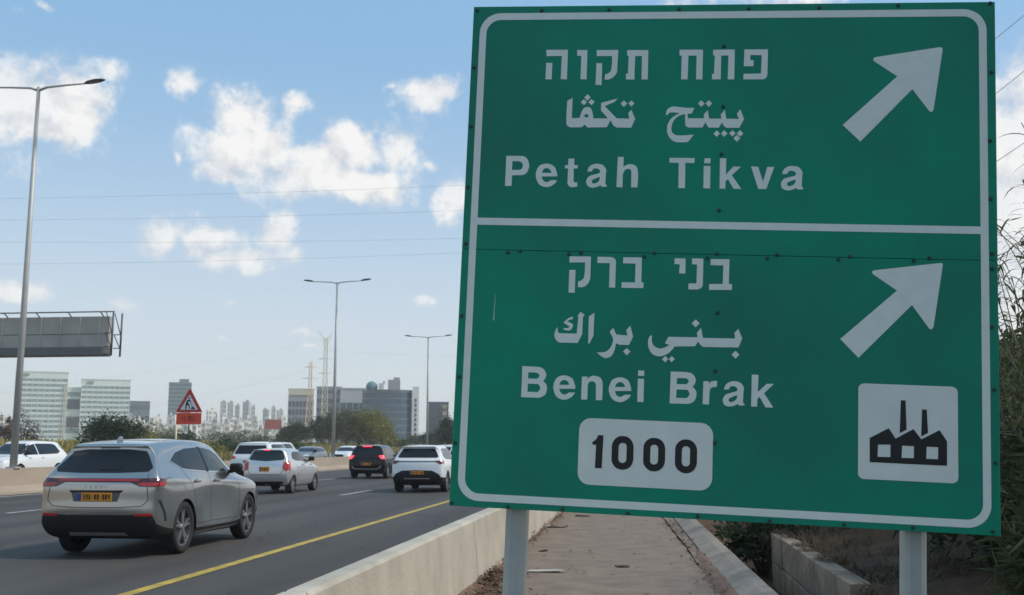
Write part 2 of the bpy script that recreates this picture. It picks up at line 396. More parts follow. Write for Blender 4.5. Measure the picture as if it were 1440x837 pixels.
'latin_top2':[[-243,450,-128,450,-129,426,-170,427,-169,307,-199,307,-200,426,-244,427],[-83,449,-55,450,-56,426,-84,426],[-86,413,-55,413,-55,307,-85,308],[-13,451,16,450,15,373,49,412,83,411,42,371,86,307,51,307,25,353,14,341,14,307,-12,308],[128,413,160,412,183,342,201,412,232,412,198,308,162,308],[362,309,337,308,331,315,329,314,326,312,323,311,320,309,316,308,312,306,307,305,302,304,297,303,292,303,288,304,283,305,278,306,274,309,270,312,267,315,265,319,264,324,263,329,263,334,264,338,265,343,268,348,271,352,275,356,280,359,286,361,293,363,299,365,305,366,310,368,314,369,319,370,323,372,326,373,328,375,329,377,329,379,329,381,329,383,328,385,327,387,325,389,322,391,320,392,318,394,315,394,312,395,310,396,307,396,304,395,302,394,300,393,297,392,295,391,294,389,293,387,292,384,291,382,290,380,268,379,268,383,269,387,271,392,273,397,275,401,278,404,282,407,286,410,290,412,294,414,297,415,301,416,304,417,308,417,313,417,318,417,324,416,330,416,336,414,341,412,345,409,349,404,352,400,355,395,357,391,358,388,359,384,358,381,358,378,357,376,355,323,362,315],[327,355,325,354,322,353,318,351,314,350,310,348,306,346,302,345,298,343,294,341,292,339,290,337,290,334,290,332,290,329,291,327,292,326,294,324,297,324,300,323,302,323,306,324,310,326,314,327,318,330,321,332,323,334,325,337,326,340,327,342,327,345,328,347,328,350,328,352,328,354]],
'latin_bottom':[[-889,-540,-819,-541,-814,-541,-809,-542,-803,-544,-798,-546,-793,-548,-789,-552,-785,-556,-782,-561,-780,-566,-778,-570,-777,-574,-777,-579,-778,-583,-779,-587,-780,-590,-782,-594,-784,-597,-786,-601,-788,-603,-790,-605,-788,-607,-785,-610,-782,-613,-778,-616,-776,-620,-774,-623,-773,-627,-772,-631,-771,-635,-771,-640,-772,-645,-772,-651,-774,-657,-776,-663,-779,-668,-784,-672,-790,-676,-796,-679,-802,-681,-807,-683,-889,-683],[-860,-568,-820,-568,-817,-570,-814,-572,-811,-575,-809,-578,-808,-581,-809,-584,-810,-587,-813,-590,-816,-593,-819,-596,-861,-596],[-860,-620,-814,-620,-811,-622,-808,-626,-805,-630,-803,-634,-802,-638,-803,-642,-805,-646,-808,-650,-811,-654,-814,-657,-861,-657],[-642,-635,-714,-638,-714,-641,-713,-645,-711,-649,-709,-652,-707,-656,-704,-658,-701,-660,-698,-662,-694,-663,-691,-664,-687,-663,-682,-661,-678,-658,-674,-656,-671,-653,-643,-652,-644,-655,-646,-660,-649,-664,-653,-669,-657,-673,-662,-677,-669,-680,-676,-684,-683,-686,-690,-687,-697,-687,-705,-685,-712,-683,-720,-679,-726,-674,-731,-668,-735,-660,-739,-651,-741,-642,-743,-634,-742,-625,-741,-615,-738,-606,-734,-598,-730,-591,-724,-586,-717,-581,-709,-578,-702,-576,-694,-576,-686,-576,-678,-578,-671,-580,-664,-584,-658,-588,-653,-594,-650,-601,-647,-608,-645,-615,-643,-621,-642,-625,-642,-629,-641,-632,-641,-634],[-715,-620,-714,-617,-713,-614,-712,-610,-710,-607,-708,-604,-706,-602,-703,-600,-700,-598,-696,-597,-693,-597,-690,-597,-686,-598,-683,-599,-680,-601,-678,-603,-675,-606,-673,-609,-672,-612,-671,-616,-670,-618],[-613,-578,-588,-577,-588,-586,-585,-584,-582,-582,-579,-579,-575,-577,-572,-575,-568,-574,-565,-573,-562,-572,-558,-572,-554,-572,-549,-573,-545,-574,-540,-575,-535,-577,-531,-579,-528,-582,-524,-586,-522,-590,-520,-595,-518,-603,-517,-615,-517,-632,-517,-650,-517,-668,-518,-682,-546,-683,-548,-615,-548,-613,-549,-610,-550,-608,-551,-605,-553,-603,-555,-601,-558,-600,-560,-599,-564,-598,-566,-598,-569,-599,-573,-599,-576,-601,-578,-603,-581,-605,-582,-608,-584,-613,-585,-617,-585,-622,-585,-625,-585,-682,-613,-683],[-387,-635,-460,-638,-460,-641,-459,-645,-457,-649,-456,-652,-453,-656,-451,-658,-448,-660,-444,-662,-440,-664,-437,-664,-433,-663,-428,-661,-424,-658,-420,-656,-416,-653,-388,-652,-390,-656,-392,-660,-395,-665,-399,-669,-403,-673,-408,-677,-415,-681,-422,-684,-429,-687,-436,-688,-443,-687,-451,-686,-459,-683,-466,-679,-472,-674,-477,-668,-482,-660,-485,-652,-488,-642,-489,-634,-489,-625,-487,-615,-484,-606,-480,-597,-476,-590,-470,-585,-463,-581,-455,-578,-447,-576,-439,-575,-432,-575,-424,-577,-416,-580,-409,-583,-403,-588,-399,-593,-395,-600,-393,-608,-390,-615,-389,-621,-388,-625,-387,-628,-387,-632,-387,-634],[-461,-620,-460,-617,-459,-614,-458,-610,-456,-607,-454,-604,-451,-602,-448,-600,-445,-598,-442,-597,-439,-596,-436,-596,-432,-597,-429,-599,-426,-601,-423,-603,-421,-606,-419,-609,-417,-612,-416,-616,-416,-618],[-358,-540,-331,-541,-331,-565,-359,-565],[-359,-578,-331,-578,-331,-683,-359,-683]],
'latin_bottom2':[[-212,-540,-141,-540,-137,-541,-131,-542,-125,-543,-120,-545,-115,-548,-111,-551,-108,-555,-105,-560,-102,-565,-101,-570,-100,-574,-100,-578,-101,-582,-102,-586,-103,-590,-105,-594,-107,-597,-110,-600,-112,-603,-114,-605,-111,-607,-108,-610,-105,-613,-102,-616,-100,-620,-98,-623,-96,-627,-96,-631,-95,-635,-95,-640,-96,-645,-97,-651,-98,-657,-101,-663,-104,-668,-108,-672,-114,-676,-120,-679,-127,-682,-132,-683,-214,-684],[-183,-568,-142,-568,-140,-570,-137,-572,-134,-574,-132,-577,-131,-580,-132,-583,-134,-587,-136,-590,-139,-593,-142,-595,-185,-596],[-184,-620,-137,-620,-134,-622,-131,-626,-129,-630,-127,-634,-126,-638,-127,-642,-129,-646,-132,-650,-135,-654,-138,-657,-186,-658],[-66,-578,-41,-578,-41,-590,-40,-588,-38,-585,-36,-583,-34,-581,-32,-579,-29,-577,-26,-576,-22,-576,-19,-575,-16,-575,-13,-574,-11,-574,-8,-575,-6,-575,-5,-575,-6,-602,-8,-602,-11,-602,-14,-602,-16,-602,-19,-603,-22,-603,-25,-604,-28,-606,-31,-608,-33,-610,-35,-613,-36,-617,-37,-622,-38,-626,-38,-629,-39,-682,-67,-681],[117,-679,93,-681,87,-674,85,-675,83,-677,80,-679,76,-681,73,-682,69,-684,64,-685,59,-686,54,-687,50,-687,45,-687,41,-686,36,-684,32,-682,28,-680,26,-676,24,-672,22,-667,21,-662,21,-658,22,-653,24,-648,26,-644,29,-639,33,-635,38,-632,43,-630,50,-628,56,-626,61,-624,66,-622,71,-621,75,-620,79,-618,82,-617,84,-615,85,-613,85,-611,85,-609,85,-606,84,-605,82,-603,80,-601,78,-599,76,-598,74,-597,71,-596,69,-595,66,-595,63,-595,61,-596,59,-596,56,-597,54,-599,52,-600,51,-602,50,-604,49,-606,48,-609,48,-611,26,-612,26,-609,27,-604,29,-599,31,-595,33,-591,36,-587,39,-584,43,-581,47,-579,50,-577,54,-576,57,-574,61,-574,65,-573,69,-573,74,-573,80,-574,86,-574,91,-576,96,-578,100,-581,104,-585,107,-589,110,-594,112,-598,113,-601,114,-605,113,-608,113,-611,112,-613,110,-666,117,-674],[83,-635,81,-636,78,-637,74,-639,70,-640,67,-642,63,-644,59,-646,55,-647,52,-649,49,-652,48,-654,47,-656,47,-659,48,-661,48,-663,50,-665,52,-666,54,-667,57,-667,60,-667,63,-666,67,-664,71,-662,74,-660,77,-658,79,-656,81,-653,82,-650,83,-648,84,-645,84,-643,84,-640,84,-638,84,-636],[147,-540,176,-541,175,-617,213,-579,244,-578,202,-622,243,-684,209,-684,182,-638,173,-649,172,-683,146,-683]],
'digits':[[-531,-840,-506,-840,-509,-988,-540,-988,-538,-884,-554,-884,-556,-873,-553,-871,-549,-868,-545,-865,-541,-861,-538,-858,-536,-854,-534,-850,-532,-846,-531,-842],[-369,-887,-371,-874,-376,-863,-383,-853,-393,-845,-404,-840,-417,-839,-419,-839,-431,-840,-443,-845,-453,-853,-460,-863,-465,-874,-467,-887,-467,-942,-465,-955,-460,-966,-453,-976,-443,-984,-431,-988,-419,-990,-417,-990,-404,-988,-393,-984,-383,-976,-376,-966,-371,-955,-369,-942],[-400,-886,-401,-882,-402,-878,-405,-875,-408,-872,-413,-870,-417,-870,-419,-870,-423,-870,-427,-872,-431,-875,-433,-878,-435,-882,-436,-886,-436,-942,-435,-947,-433,-951,-431,-954,-427,-957,-423,-959,-419,-959,-417,-959,-413,-959,-408,-957,-405,-954,-402,-951,-401,-947,-400,-942],[-228,-888,-230,-876,-235,-864,-242,-854,-252,-847,-264,-842,-276,-841,-278,-841,-290,-842,-302,-847,-311,-854,-319,-864,-324,-876,-325,-888,-325,-943,-324,-955,-319,-967,-311,-976,-302,-984,-290,-989,-278,-990,-276,-990,-264,-989,-252,-984,-242,-976,-235,-967,-230,-955,-228,-943],[-259,-888,-260,-884,-262,-880,-264,-876,-268,-874,-272,-872,-276,-872,-278,-872,-282,-872,-286,-874,-290,-876,-292,-880,-294,-884,-294,-888,-294,-943,-294,-947,-292,-951,-290,-955,-286,-957,-282,-959,-278,-960,-276,-960,-272,-959,-268,-957,-264,-955,-262,-951,-260,-947,-259,-943],[-87,-888,-89,-876,-94,-865,-101,-855,-111,-847,-122,-843,-135,-841,-137,-841,-149,-843,-160,-847,-170,-855,-178,-865,-183,-876,-184,-888,-184,-944,-183,-956,-178,-968,-170,-978,-160,-985,-149,-990,-137,-992,-135,-992,-122,-990,-111,-985,-101,-978,-94,-968,-89,-956,-87,-944],[-118,-889,-118,-884,-120,-880,-123,-877,-126,-874,-130,-872,-135,-872,-137,-872,-141,-872,-145,-874,-149,-877,-151,-880,-153,-884,-154,-889,-154,-944,-153,-948,-151,-952,-149,-956,-145,-959,-141,-960,-137,-961,-135,-961,-130,-960,-126,-959,-123,-956,-120,-952,-118,-948,-118,-944]],
'number_plate':[[-18,-819,-20,-805,-26,-792,-34,-781,-46,-772,-58,-767,-72,-765,-563,-765,-577,-767,-590,-772,-601,-781,-610,-792,-615,-805,-617,-819,-617,-1010,-615,-1024,-610,-1037,-601,-1048,-590,-1057,-577,-1062,-563,-1064,-72,-1064,-58,-1062,-46,-1057,-34,-1048,-26,-1037,-20,-1024,-18,-1010]],
'pictogram_plate':[[1027,-587,1026,-580,1024,-574,1020,-569,1014,-565,1008,-562,1002,-561,633,-561,626,-562,620,-565,615,-569,611,-574,608,-580,608,-587,608,-952,608,-959,611,-965,615,-970,620,-974,626,-977,633,-978,1002,-978,1008,-977,1014,-974,1020,-970,1024,-965,1026,-959,1027,-952]],
'factory':[[657,-799,737,-753,766,-797,841,-752,874,-795,950,-752,981,-799,980,-904,657,-904],[692,-826,745,-824,744,-878,690,-879],[793,-826,843,-826,842,-878,791,-879],[896,-826,944,-826,943,-878,894,-878],[788,-629,808,-629,812,-756,783,-772],[877,-665,897,-666,902,-766,873,-783]],
'arrow_top':[[534,611,773,840,671,912,670,914,669,916,668,918,667,920,667,922,668,924,670,926,672,928,674,930,676,931,957,977,959,977,962,977,964,976,966,976,968,974,970,973,970,970,971,968,971,965,971,963,931,686,930,683,928,680,926,677,924,675,922,674,920,673,918,674,915,675,913,676,912,678,839,780,612,534]],
'arrow_bottom':[[529,-368,772,-144,669,-73,668,-71,667,-69,666,-67,665,-65,665,-63,666,-61,668,-59,670,-57,673,-56,675,-55,954,-16,956,-16,959,-16,961,-16,963,-16,965,-17,966,-18,967,-21,967,-23,967,-26,967,-28,927,-300,926,-303,924,-306,922,-309,920,-311,918,-313,916,-313,913,-312,911,-310,909,-309,907,-307,836,-207,608,-449]],
'border':[[1162,1056,1161,1072,1157,1087,1151,1101,1143,1115,1133,1127,1121,1137,1107,1145,1093,1151,1078,1155,1062,1156,-1065,1156,-1081,1155,-1096,1151,-1111,1145,-1124,1137,-1136,1127,-1146,1115,-1154,1101,-1160,1087,-1164,1072,-1165,1056,-1165,-1063,-1164,-1078,-1160,-1094,-1154,-1108,-1146,-1122,-1136,-1134,-1124,-1144,-1111,-1152,-1096,-1158,-1081,-1162,-1065,-1163,1062,-1163,1078,-1162,1093,-1158,1107,-1152,1121,-1144,1133,-1134,1143,-1122,1151,-1108,1157,-1094,1161,-1078,1162,-1063],[1128,1054,1126,1072,1119,1088,1108,1102,1094,1113,1078,1120,1060,1122,-1064,1122,-1082,1120,-1098,1113,-1112,1102,-1123,1088,-1130,1072,-1132,1054,-1132,152,1128,152],[1128,118,-1132,118,-1132,-1061,-1130,-1079,-1123,-1095,-1112,-1109,-1098,-1120,-1082,-1127,-1064,-1129,1060,-1129,1078,-1127,1094,-1120,1108,-1109,1119,-1095,1126,-1079,1128,-1061]],
}
BOLTS = [(-1183,1171),(-868,1168),(-546,1169),(-217,1169),(106,1169),(425,1170),(777,1177),(1178,1183),(-1187,886),(-1186,594),(-1186,299),(-1183,26),(1181,859),(1172,543),(1172,277),(1176,31),(1175,-36),(1172,-294),(1178,-567),(-929,-1182),(-680,-1178),(-387,-1183),(-78,-1177),(233,-1181),(551,-1179),(839,-1175),(1167,-1174),(-1189,-1179),(-1186,-315),(-1183,-601),(-1187,-906),(1181,-882),(-981,-11),(-924,-3),(-694,-13),(-638,-5),(-346,-16),(-301,1),(-61,-17),(-18,4),(207,-12),(251,5),(519,-10),(569,4),(844,-9),(911,6),(-5,987),(-3,696),(-8,470),(-13,206),(-10,-267),(-14,-531),(-10,-851)]

# ------------------------------------------------------------------ ground and roads
def ground_z(x, y):
    """Height of the land: flat under the roads, a ditch and an earth bank right of the path, a rising field on the left."""
    z = 0.0
    if x > 1.15:
        nearwall = 1 - sstep(y, 17.0, 19.0)
        ditch = -.55 * sstep(x, 1.25, 1.6) * (1 - sstep(x, 2.3, 3.4) * (1 - nearwall))
        bank = (.16 + 1.0 * sstep(x, 2.3, 6.5) + .6 * sstep(x, 6, 20)) * nearwall + (1 - nearwall) * (sstep(x, 2.4, 7.) * 1.3 + .5 * sstep(x, 6, 20))
        if x > 2.12:
            z = bank * nearwall + (1 - nearwall) * (bank + ditch)
        else:
            z = ditch
        k = sstep(x, 2.2, 3.2)
        z += (.12 * noise.noise((x * .9, y * .7, 0)) + .05 * noise.noise((x * 3, y * 3, 5))) * k
    if x < -39.5:
        d = -39.5 - x
        z = 1.5 * sstep(d, 1, 26) + 2.2 * sstep(d, 25, 190) + .25 * noise.noise((x * .06, y * .05, 2)) * sstep(d, 2, 12)
        z += 1.5 * sstep(d, 200, 600)
    return z


def sheet(name, xs, ys, zf, m):
    bm = bmesh.new()
    g = [[bm.verts.new((x, y, zf(x, y))) for x in xs] for y in ys]
    for j in range(len(ys) - 1):
        for i in range(len(xs) - 1):
            bm.faces.new((g[j][i], g[j][i + 1], g[j + 1][i + 1], g[j + 1][i])).smooth = True
    o = obj(name, bm, m, keep=True)
    o['kind'] = 'structure'
    return o


def ground_mat():
    m = bpy.data.materials.new('earth_and_field')
    m.use_nodes = True
    t = m.node_tree
    b = t.nodes['Principled BSDF']
    b.inputs['Roughness'].default_value = .95
    b.inputs['Specular IOR Level'].default_value = .15
    geo = t.nodes.new('ShaderNodeNewGeometry')
    sp = t.nodes.new('ShaderNodeSeparateXYZ')
    t.links.new(geo.outputs['Position'], sp.inputs[0])

    def nz(scale, detail=6):
        n = t.nodes.new('ShaderNodeTexNoise')
        n.inputs['Scale'].default_value = scale
        n.inputs['Detail'].default_value = detail
        t.links.new(geo.outputs['Position'], n.inputs['Vector'])
        return n.outputs['Fac']

    def mix(f, a, c):
        x = t.nodes.new('ShaderNodeMix')
        x.data_type = 'RGBA'
        t.links.new(f, x.inputs['Factor'])
        for k, v in (('A', a), ('B', c)):
            if isinstance(v, tuple):
                x.inputs[k].default_value = (*v, 1)
            else:
                t.links.new(v, x.inputs[k])
        return x.outputs['Result']

    def rng(v, a, c):
        r = t.nodes.new('ShaderNodeMapRange')
        r.inputs['From Min'].default_value = a
        r.inputs['From Max'].default_value = c
        t.links.new(v, r.inputs['Value'])
        return r.outputs[0]
    soil = mix(rng(nz(1.6), .35, .65), (.07, .040, .025), (.12, .075, .047))
    soil = mix(rng(nz(9.), .5, .75), soil, (.06, .038, .024))
    grass = mix(rng(nz(.09), .42, .58), (.33, .27, .075), (.17, .17, .05))
    grass = mix(rng(nz(.6), .45, .7), grass, (.36, .24, .12))
    left = rng(sp.outputs[0], -41., -43.)
    t.links.new(mix(left, soil, grass), b.inputs['Base Color'])
    bp = t.nodes.new('ShaderNodeBump')
    bp.inputs['Strength'].default_value = .6
    bp.inputs['Distance'].default_value = .06
    t.links.new(nz(7., 8), bp.inputs['Height'])
    t.links.new(bp.outputs[0], b.inputs['Normal'])
    return m


def lin(a, b, n):
    return [a + (b - a) * i / n for i in range(n + 1)]


xs = [-1600, -1200] + lin(-800, -100, 28) + lin(-90, -44, 14) + [-41, -40, -39.5, -30, -22, -12, -4, 0, .8, 1.15, 1.25, 1.35, 1.5, 1.65, 1.85, 2.08, 2.16] + lin(2.3, 7, 24) + [8, 9, 11, 14, 18, 25, 40, 80, 200, 600, 1600]
ys = [-400, -200, -60, -20, -8, -2] + lin(0, 26, 90) + lin(28, 60, 14) + lin(65, 200, 16) + lin(230, 1300, 24) + [1900, 2600]
sheet('ground', xs, ys, ground_z, ground_mat())

ROAD_L, ROAD_R = -20.2, -2.0


def road_mat(name, base, dark):
    m = bpy.data.materials.new(name)
    m.use_nodes = True
    t = m.node_tree
    b = t.nodes['Principled BSDF']
    b.inputs['Roughness'].default_value = .78
    b.inputs['Specular IOR Level'].default_value = .35
    geo = t.nodes.new('ShaderNodeNewGeometry')

    def nz(scale, stretch, detail=5):
        mp = t.nodes.new('ShaderNodeMapping')
        mp.inputs['Scale'].default_value = stretch
        t.links.new(geo.outputs['Position'], mp.inputs[0])
        n = t.nodes.new('ShaderNodeTexNoise')
        n.inputs['Scale'].default_value = scale
        n.inputs['Detail'].default_value = detail
        t.links.new(mp.outputs[0], n.inputs['Vector'])
        return n.outputs['Fac']

    def mix(f, a, c, lo, hi):
        r = t.nodes.new('ShaderNodeMapRange')
        r.inputs['From Min'].default_value = lo
        r.inputs['From Max'].default_value = hi
        t.links.new(f, r.inputs['Value'])
        x = t.nodes.new('ShaderNodeMix')
        x.data_type = 'RGBA'
        t.links.new(r.outputs[0], x.inputs['Factor'])
        for k, v in (('A', a), ('B', c)):
            if isinstance(v, tuple):
                x.inputs[k].default_value = (*v, 1)
            else:
                t.links.new(v, x.inputs[k])
        return x.outputs['Result']
    c = mix(nz(.5, (1, .05, 1)), base, dark, .35, .65)
    c = mix(nz(.25, (1, .3, 1)), c, tuple(v * 1.18 for v in base), .5, .75)
    c = mix(nz(60, (1, 1, 1), 2), c, tuple(v * .6 for v in base), .55, .8)
    # tyre-polished tracks and the oil-darkened strip between them, lane by lane
    sx = t.nodes.new('ShaderNodeSeparateXYZ')
    t.links.new(geo.outputs['Position'], sx.inputs[0])
    wv = t.nodes.new('ShaderNodeMath')
    wv.operation = 'MULTIPLY_ADD'
    t.links.new(sx.outputs[0], wv.inputs[0])
    wv.inputs[1].default_value = 2 * math.pi / 2.05
    wv.inputs[2].default_value = 1.7
    sn = t.nodes.new('ShaderNodeMath')
    sn.operation = 'SINE'
    t.links.new(wv.outputs[0], sn.inputs[0])
    ad = t.nodes.new('ShaderNodeMath')
    ad.operation = 'MULTIPLY_ADD'
    t.links.new(nz(1.2, (1, .06, 1)), ad.inputs[0])
    ad.inputs[1].default_value = 3.0
    t.links.new(sn.outputs[0], ad.inputs[2])
    c = mix(ad.outputs[0], c, tuple(v * .62 for v in base), 1.3, 3.0)
    # thin sealed cracks
    vo = t.nodes.new('ShaderNodeTexVoronoi')
    vo.feature = 'DISTANCE_TO_EDGE'
    vo.inputs['Scale'].default_value = .22
    mp = t.nodes.new('ShaderNodeMapping')
    mp.inputs['Scale'].default_value = (1.0, .45, 1)
    t.links.new(geo.outputs['Position'], mp.inputs[0])
    nn = t.nodes.new('ShaderNodeTexNoise')
    nn.inputs['Scale'].default_value = .9
    t.links.new(geo.outputs['Position'], nn.inputs['Vector'])
    av = t.nodes.new('ShaderNodeVectorMath')
    t.links.new(mp.outputs[0], av.inputs[0])
    t.links.new(nn.outputs['Color'], av.inputs[1])
    t.links.new(av.outputs[0], vo.inputs['Vector'])
    c = mix(vo.outputs['Distance'], tuple(v * .45 for v in base), c, .002, .006)
    t.links.new(c, b.inputs['Base Color'])
    bp = t.nodes.new('ShaderNodeBump')
    bp.inputs['Strength'].default_value = .35
    bp.inputs['Distance'].default_value = .01
    t.links.new(nz(90, (1, 1, 1), 3), bp.inputs['Height'])
    t.links.new(bp.outputs[0], b.inputs['Normal'])
    return m


asph = road_mat('asphalt', (.078, .071, .064), (.060, .055, .050))
asph2 = road_mat('old_asphalt', (.105, .098, .09), (.085, .08, .075))
yroad = [-80, 0, 10, 20, 40, 80, 160, 400, 1000, 1600]
road = sheet('road', [ROAD_L, -14.6, -9.5, -5.4, ROAD_R], yroad, lambda x, y: .006, asph)
opp = sheet('opposite_road', [-39.4, -33, -27, -21.0], yroad, lambda x, y: .02, asph2)

M_white = mat('road_paint_white', (.60, .60, .58), .65, col2=(.20, .20, .195), vscale=5, detail=9)
M_yellow = mat('road_paint_yellow', (.60, .42, .055), .65, col2=(.28, .20, .045), vscale=3.2, detail=9)


def mark(name, quads, m, z=.012):
    bm = bmesh.new()
    for x0, x1, y0, y1 in quads:
        n = max(1, int((y1 - y0) / 6))
        g = [[bm.verts.new((x, y0 + (y1 - y0) * k / n, z)) for x in (x0, x1)] for k in range(n + 1)]
        for k in range(n):
            bm.faces.new((g[k][0], g[k][1], g[k + 1][1], g[k + 1][0]))
    o = obj(name, bm, m, keep=True)
    o['kind'] = 'structure'


mark('yellow_edge_line', [(-5.45, -5.29, -60, 600)], M_yellow)
mark('white_edge_line', [(-19.62, -19.46, -60, 600)], M_white)
mark('lane_line', [(-9.53, -9.38, 32.85 + 12 * k, 36.7 + 12 * k) for k in range(-8, 30)] + [(-14.72, -14.57, 23.1 + 12 * k, 26.2 + 12 * k) for k in range(-8, 30)], M_white)
mark('opposite_lane_line', [(-27.0, -26.86, 8 + 12 * k, 12 + 12 * k) for k in range(-4, 30)] + [(-32.9, -32.75, 4 + 12 * k, 8 + 12 * k) for k in range(-4, 30)] + [(-38.9, -38.75, -40, 400), (-21.75, -21.6, -40, 400)], M_white, .026)

# footpath of worn, dusty asphalt
M_path = mat('dusty_path', (.24, .183, .138), .9, col2=(.155, .117, .087), vscale=2.6, bump=.6, bscale=28, detail=12)


def path_edge(y):
    return .83 - .028 * (y - 11.5) + .05 * noise.noise((y * 1.3, 0, 0))


bm = bmesh.new()
rows = []
for y in lin(-6, 40, 92) + [60, 100, 200]:
    e = max(.25, path_edge(y)) if y < 40 else .3
    rows.append([bm.verts.new((x, y, .012 + .004 * noise.noise((x * 2, y, 3)))) for x in (-1.83, -1.0, -.3, e)])
for a, b in zip(rows, rows[1:]):
    for i in range(3):
        bm.faces.new((a[i], a[i + 1], b[i + 1], b[i])).smooth = True
obj('footpath', bm, M_path, keep=True)['kind'] = 'structure'

# sloping concrete kerb strip between the path and the ditch
M_kerb = mat('worn_kerb_concrete', (.33, .285, .235), .9, col2=(.19, .15, .115), vscale=2.2, bump=.5, bscale=25, detail=8)
bm = bmesh.new()
rows = []
for y in lin(-4, 60, 80):
    e = 1.24 - .02 * (y - 13.8) if y < 30 else .92
    pe = max(.25, path_edge(y)) if y < 40 else .3
    pr = [(pe + .03, .022), (pe + .30, .03), (e - .32, .045), (e - .12, .13), (e, .15), (e + .02, -.7)]
    rows.append([bm.verts.new((x + .012 * noise.noise((y * 2, x, 1)), y, z + (.004 * noise.noise((x * 5, y * 3, 1)) if z > 0 else 0))) for x, z in pr])
for a, b in zip(rows, rows[1:]):
    for i in range(5):
        bm.faces.new((a[i], a[i + 1], b[i + 1], b[i])).material_index = 1 if i < 1 else 0
obj('kerb', bm, [M_kerb, M_path], keep=True)['kind'] = 'structure'
# red-brown earth washed over the kerb strip
M_soil = mat('washed_soil', (.13, .075, .05), 1.0, col2=(.21, .135, .10), vscale=6, bump=.9, bscale=18)
bm = bmesh.new()
rows = []
for y in lin(9.0, 17.5, 50):
    k = sstep(y, 9, 10) * (1 - sstep(y, 14.2, 17.5))
    c = .93 + .012 * (13 - y)
    wd = (.17 + .12 * noise.noise((y * 1.7, 0, 4))) * (.25 + .75 * k)
    rows.append([bm.verts.new((c + u * wd, y, .035 + (.022 * k + .015 * noise.noise((y * 3, u * 2, 9))) * (1 - u * u) - .03 * u * u)) for u in (-1, -.6, -.2, .2, .6, 1)])
for a, b in zip(rows, rows[1:]):
    for i in range(5):
        bm.faces.new((a[i], a[i + 1], b[i + 1], b[i])).smooth = True
obj('soil_spill', bm, M_soil, keep=True)['kind'] = 'structure'

# ------------------------------------------------------------------ concrete barriers
M_conc = mat('barrier_concrete', (.53, .485, .405), .88, col2=(.38, .345, .285), vscale=2.3, bump=.3, bscale=35, detail=10, streak=(1, 1, .75))
M_conc2 = mat('median_concrete', (.40, .325, .25), .9, col2=(.29, .235, .18), vscale=.8, bump=.25, bscale=20, detail=8, streak=(1, .35, 1.6))
JER = [(-2.36, .0), (-2.34, .09), (-2.12, .30), (-2.035, .70), (-2.01, .735), (-1.885, .735), (-1.86, .71), (-1.80, .0)]


def barrier(name, prof, y0, y1, m, step=1.5, bev=.02):
    bm = bmesh.new()
    n = max(1, int((y1 - y0) / step))
    rings = []
    for k in range(n + 1):
        y = y0 + (y1 - y0) * k / n
        s = .985 if k in (0, n) else 1.0
        cx = (prof[0][0] + prof[-1][0]) / 2
        rings.append([bm.verts.new((cx + (x - cx) * s, y, z * (s if z > .1 else 1) + .003 * noise.noise((y, x * 3, z)))) for x, z in prof])
        if k == 0:
            rings.append([bm.verts.new((x, y + .02, z)) for x, z in prof])
        if k == n:
            rings.insert(-1, [bm.verts.new((x, y - .02, z)) for x, z in prof])
    for a, b in zip(rings, rings[1:]):
        for i in range(len(prof) - 1):
            bm.faces.new((a[i], a[i + 1], b[i + 1], b[i]))
    bm.faces.new(rings[0][::-1])
    bm.faces.new(rings[-1])
    return obj(name, bm, m, keep=True)


j0 = 11.9
LB = ['pale concrete barrier segment nearest the camera beside the path', 'pale concrete barrier segment between the yellow line and the left sign post', 'pale concrete barrier segment starting behind the left sign post']
for i in range(20):
    y0 = j0 + 6 * (i - 2)
    o = barrier('concrete_barrier', JER, y0 + .012, y0 + 6 - .012, M_conc)
    tag(o, LB[i] if i < 3 else 'pale concrete barrier segment farther along the path behind the green sign', 'barrier', 'concrete barrier segments along the path')

MED = [(-20.98, .0), (-20.96, .08), (-20.80, .28), (-20.74, .84), (-20.48, .84), (-20.42, .28), (-20.26, .08), (-20.24, .0)]
o = barrier('median_barrier', MED, -30, 420, M_conc2, 6)
tag(o, 'long beige concrete median barrier between the two carriageways', 'barrier')

# low retaining wall of cut stone blocks on the far side of the ditch
M_block = mat('block_wall', (.40, .31, .22), .92, col2=(.20, .145, .10), vscale=2.5, bump=.5, bscale=22, detail=8)
bm = bmesh.new()
rnd = random.Random(4)
for r in range(2):
    z0, z1 = ((-.62, -.20), (-.19, .235))[r]
    y = 4.4 + (.5 if r else 0)
    while y < 16.6:
        L = rnd.uniform(.9, 1.25)
        ye = min(y + L, 16.75)
        if r == 0 or y > 9.9:
            box(bm, (2.13 + rnd.uniform(-.012, .012), (y + ye) / 2, (z0 + z1) / 2), (.22, ye - y - .014, z1 - z0 - .01), rz=rnd.uniform(-.012, .012), bevel=.012)
        y = ye
o = obj('retaining_wall', bm, M_block)
tag(o, 'low grey concrete block retaining wall across the ditch below the sign', 'wall')

# ------------------------------------------------------------------ hazy air: one closed box round the whole place
bm = bmesh.new()
box(bm, (0, 1100, 36), (3300, 3100, 78))
m = bpy.data.materials.new('haze')
m.use_nodes = True
m.node_tree.nodes.remove(m.node_tree.nodes['Principled BSDF'])
pv = m.node_tree.nodes.new('ShaderNodeVolumePrincipled')
pv.inputs['Color'].default_value = (.97, .985, 1.0, 1)
pv.inputs['Density'].default_value = .00035
pv.inputs['Anisotropy'].default_value = .2
m.node_tree.links.new(pv.outputs[0], m.node_tree.nodes['Material Output'].inputs['Volume'])
hz_ = obj('haze', bm, m)
tag(hz_, 'pale hazy air over the road and the far city', 'haze', kind='stuff')

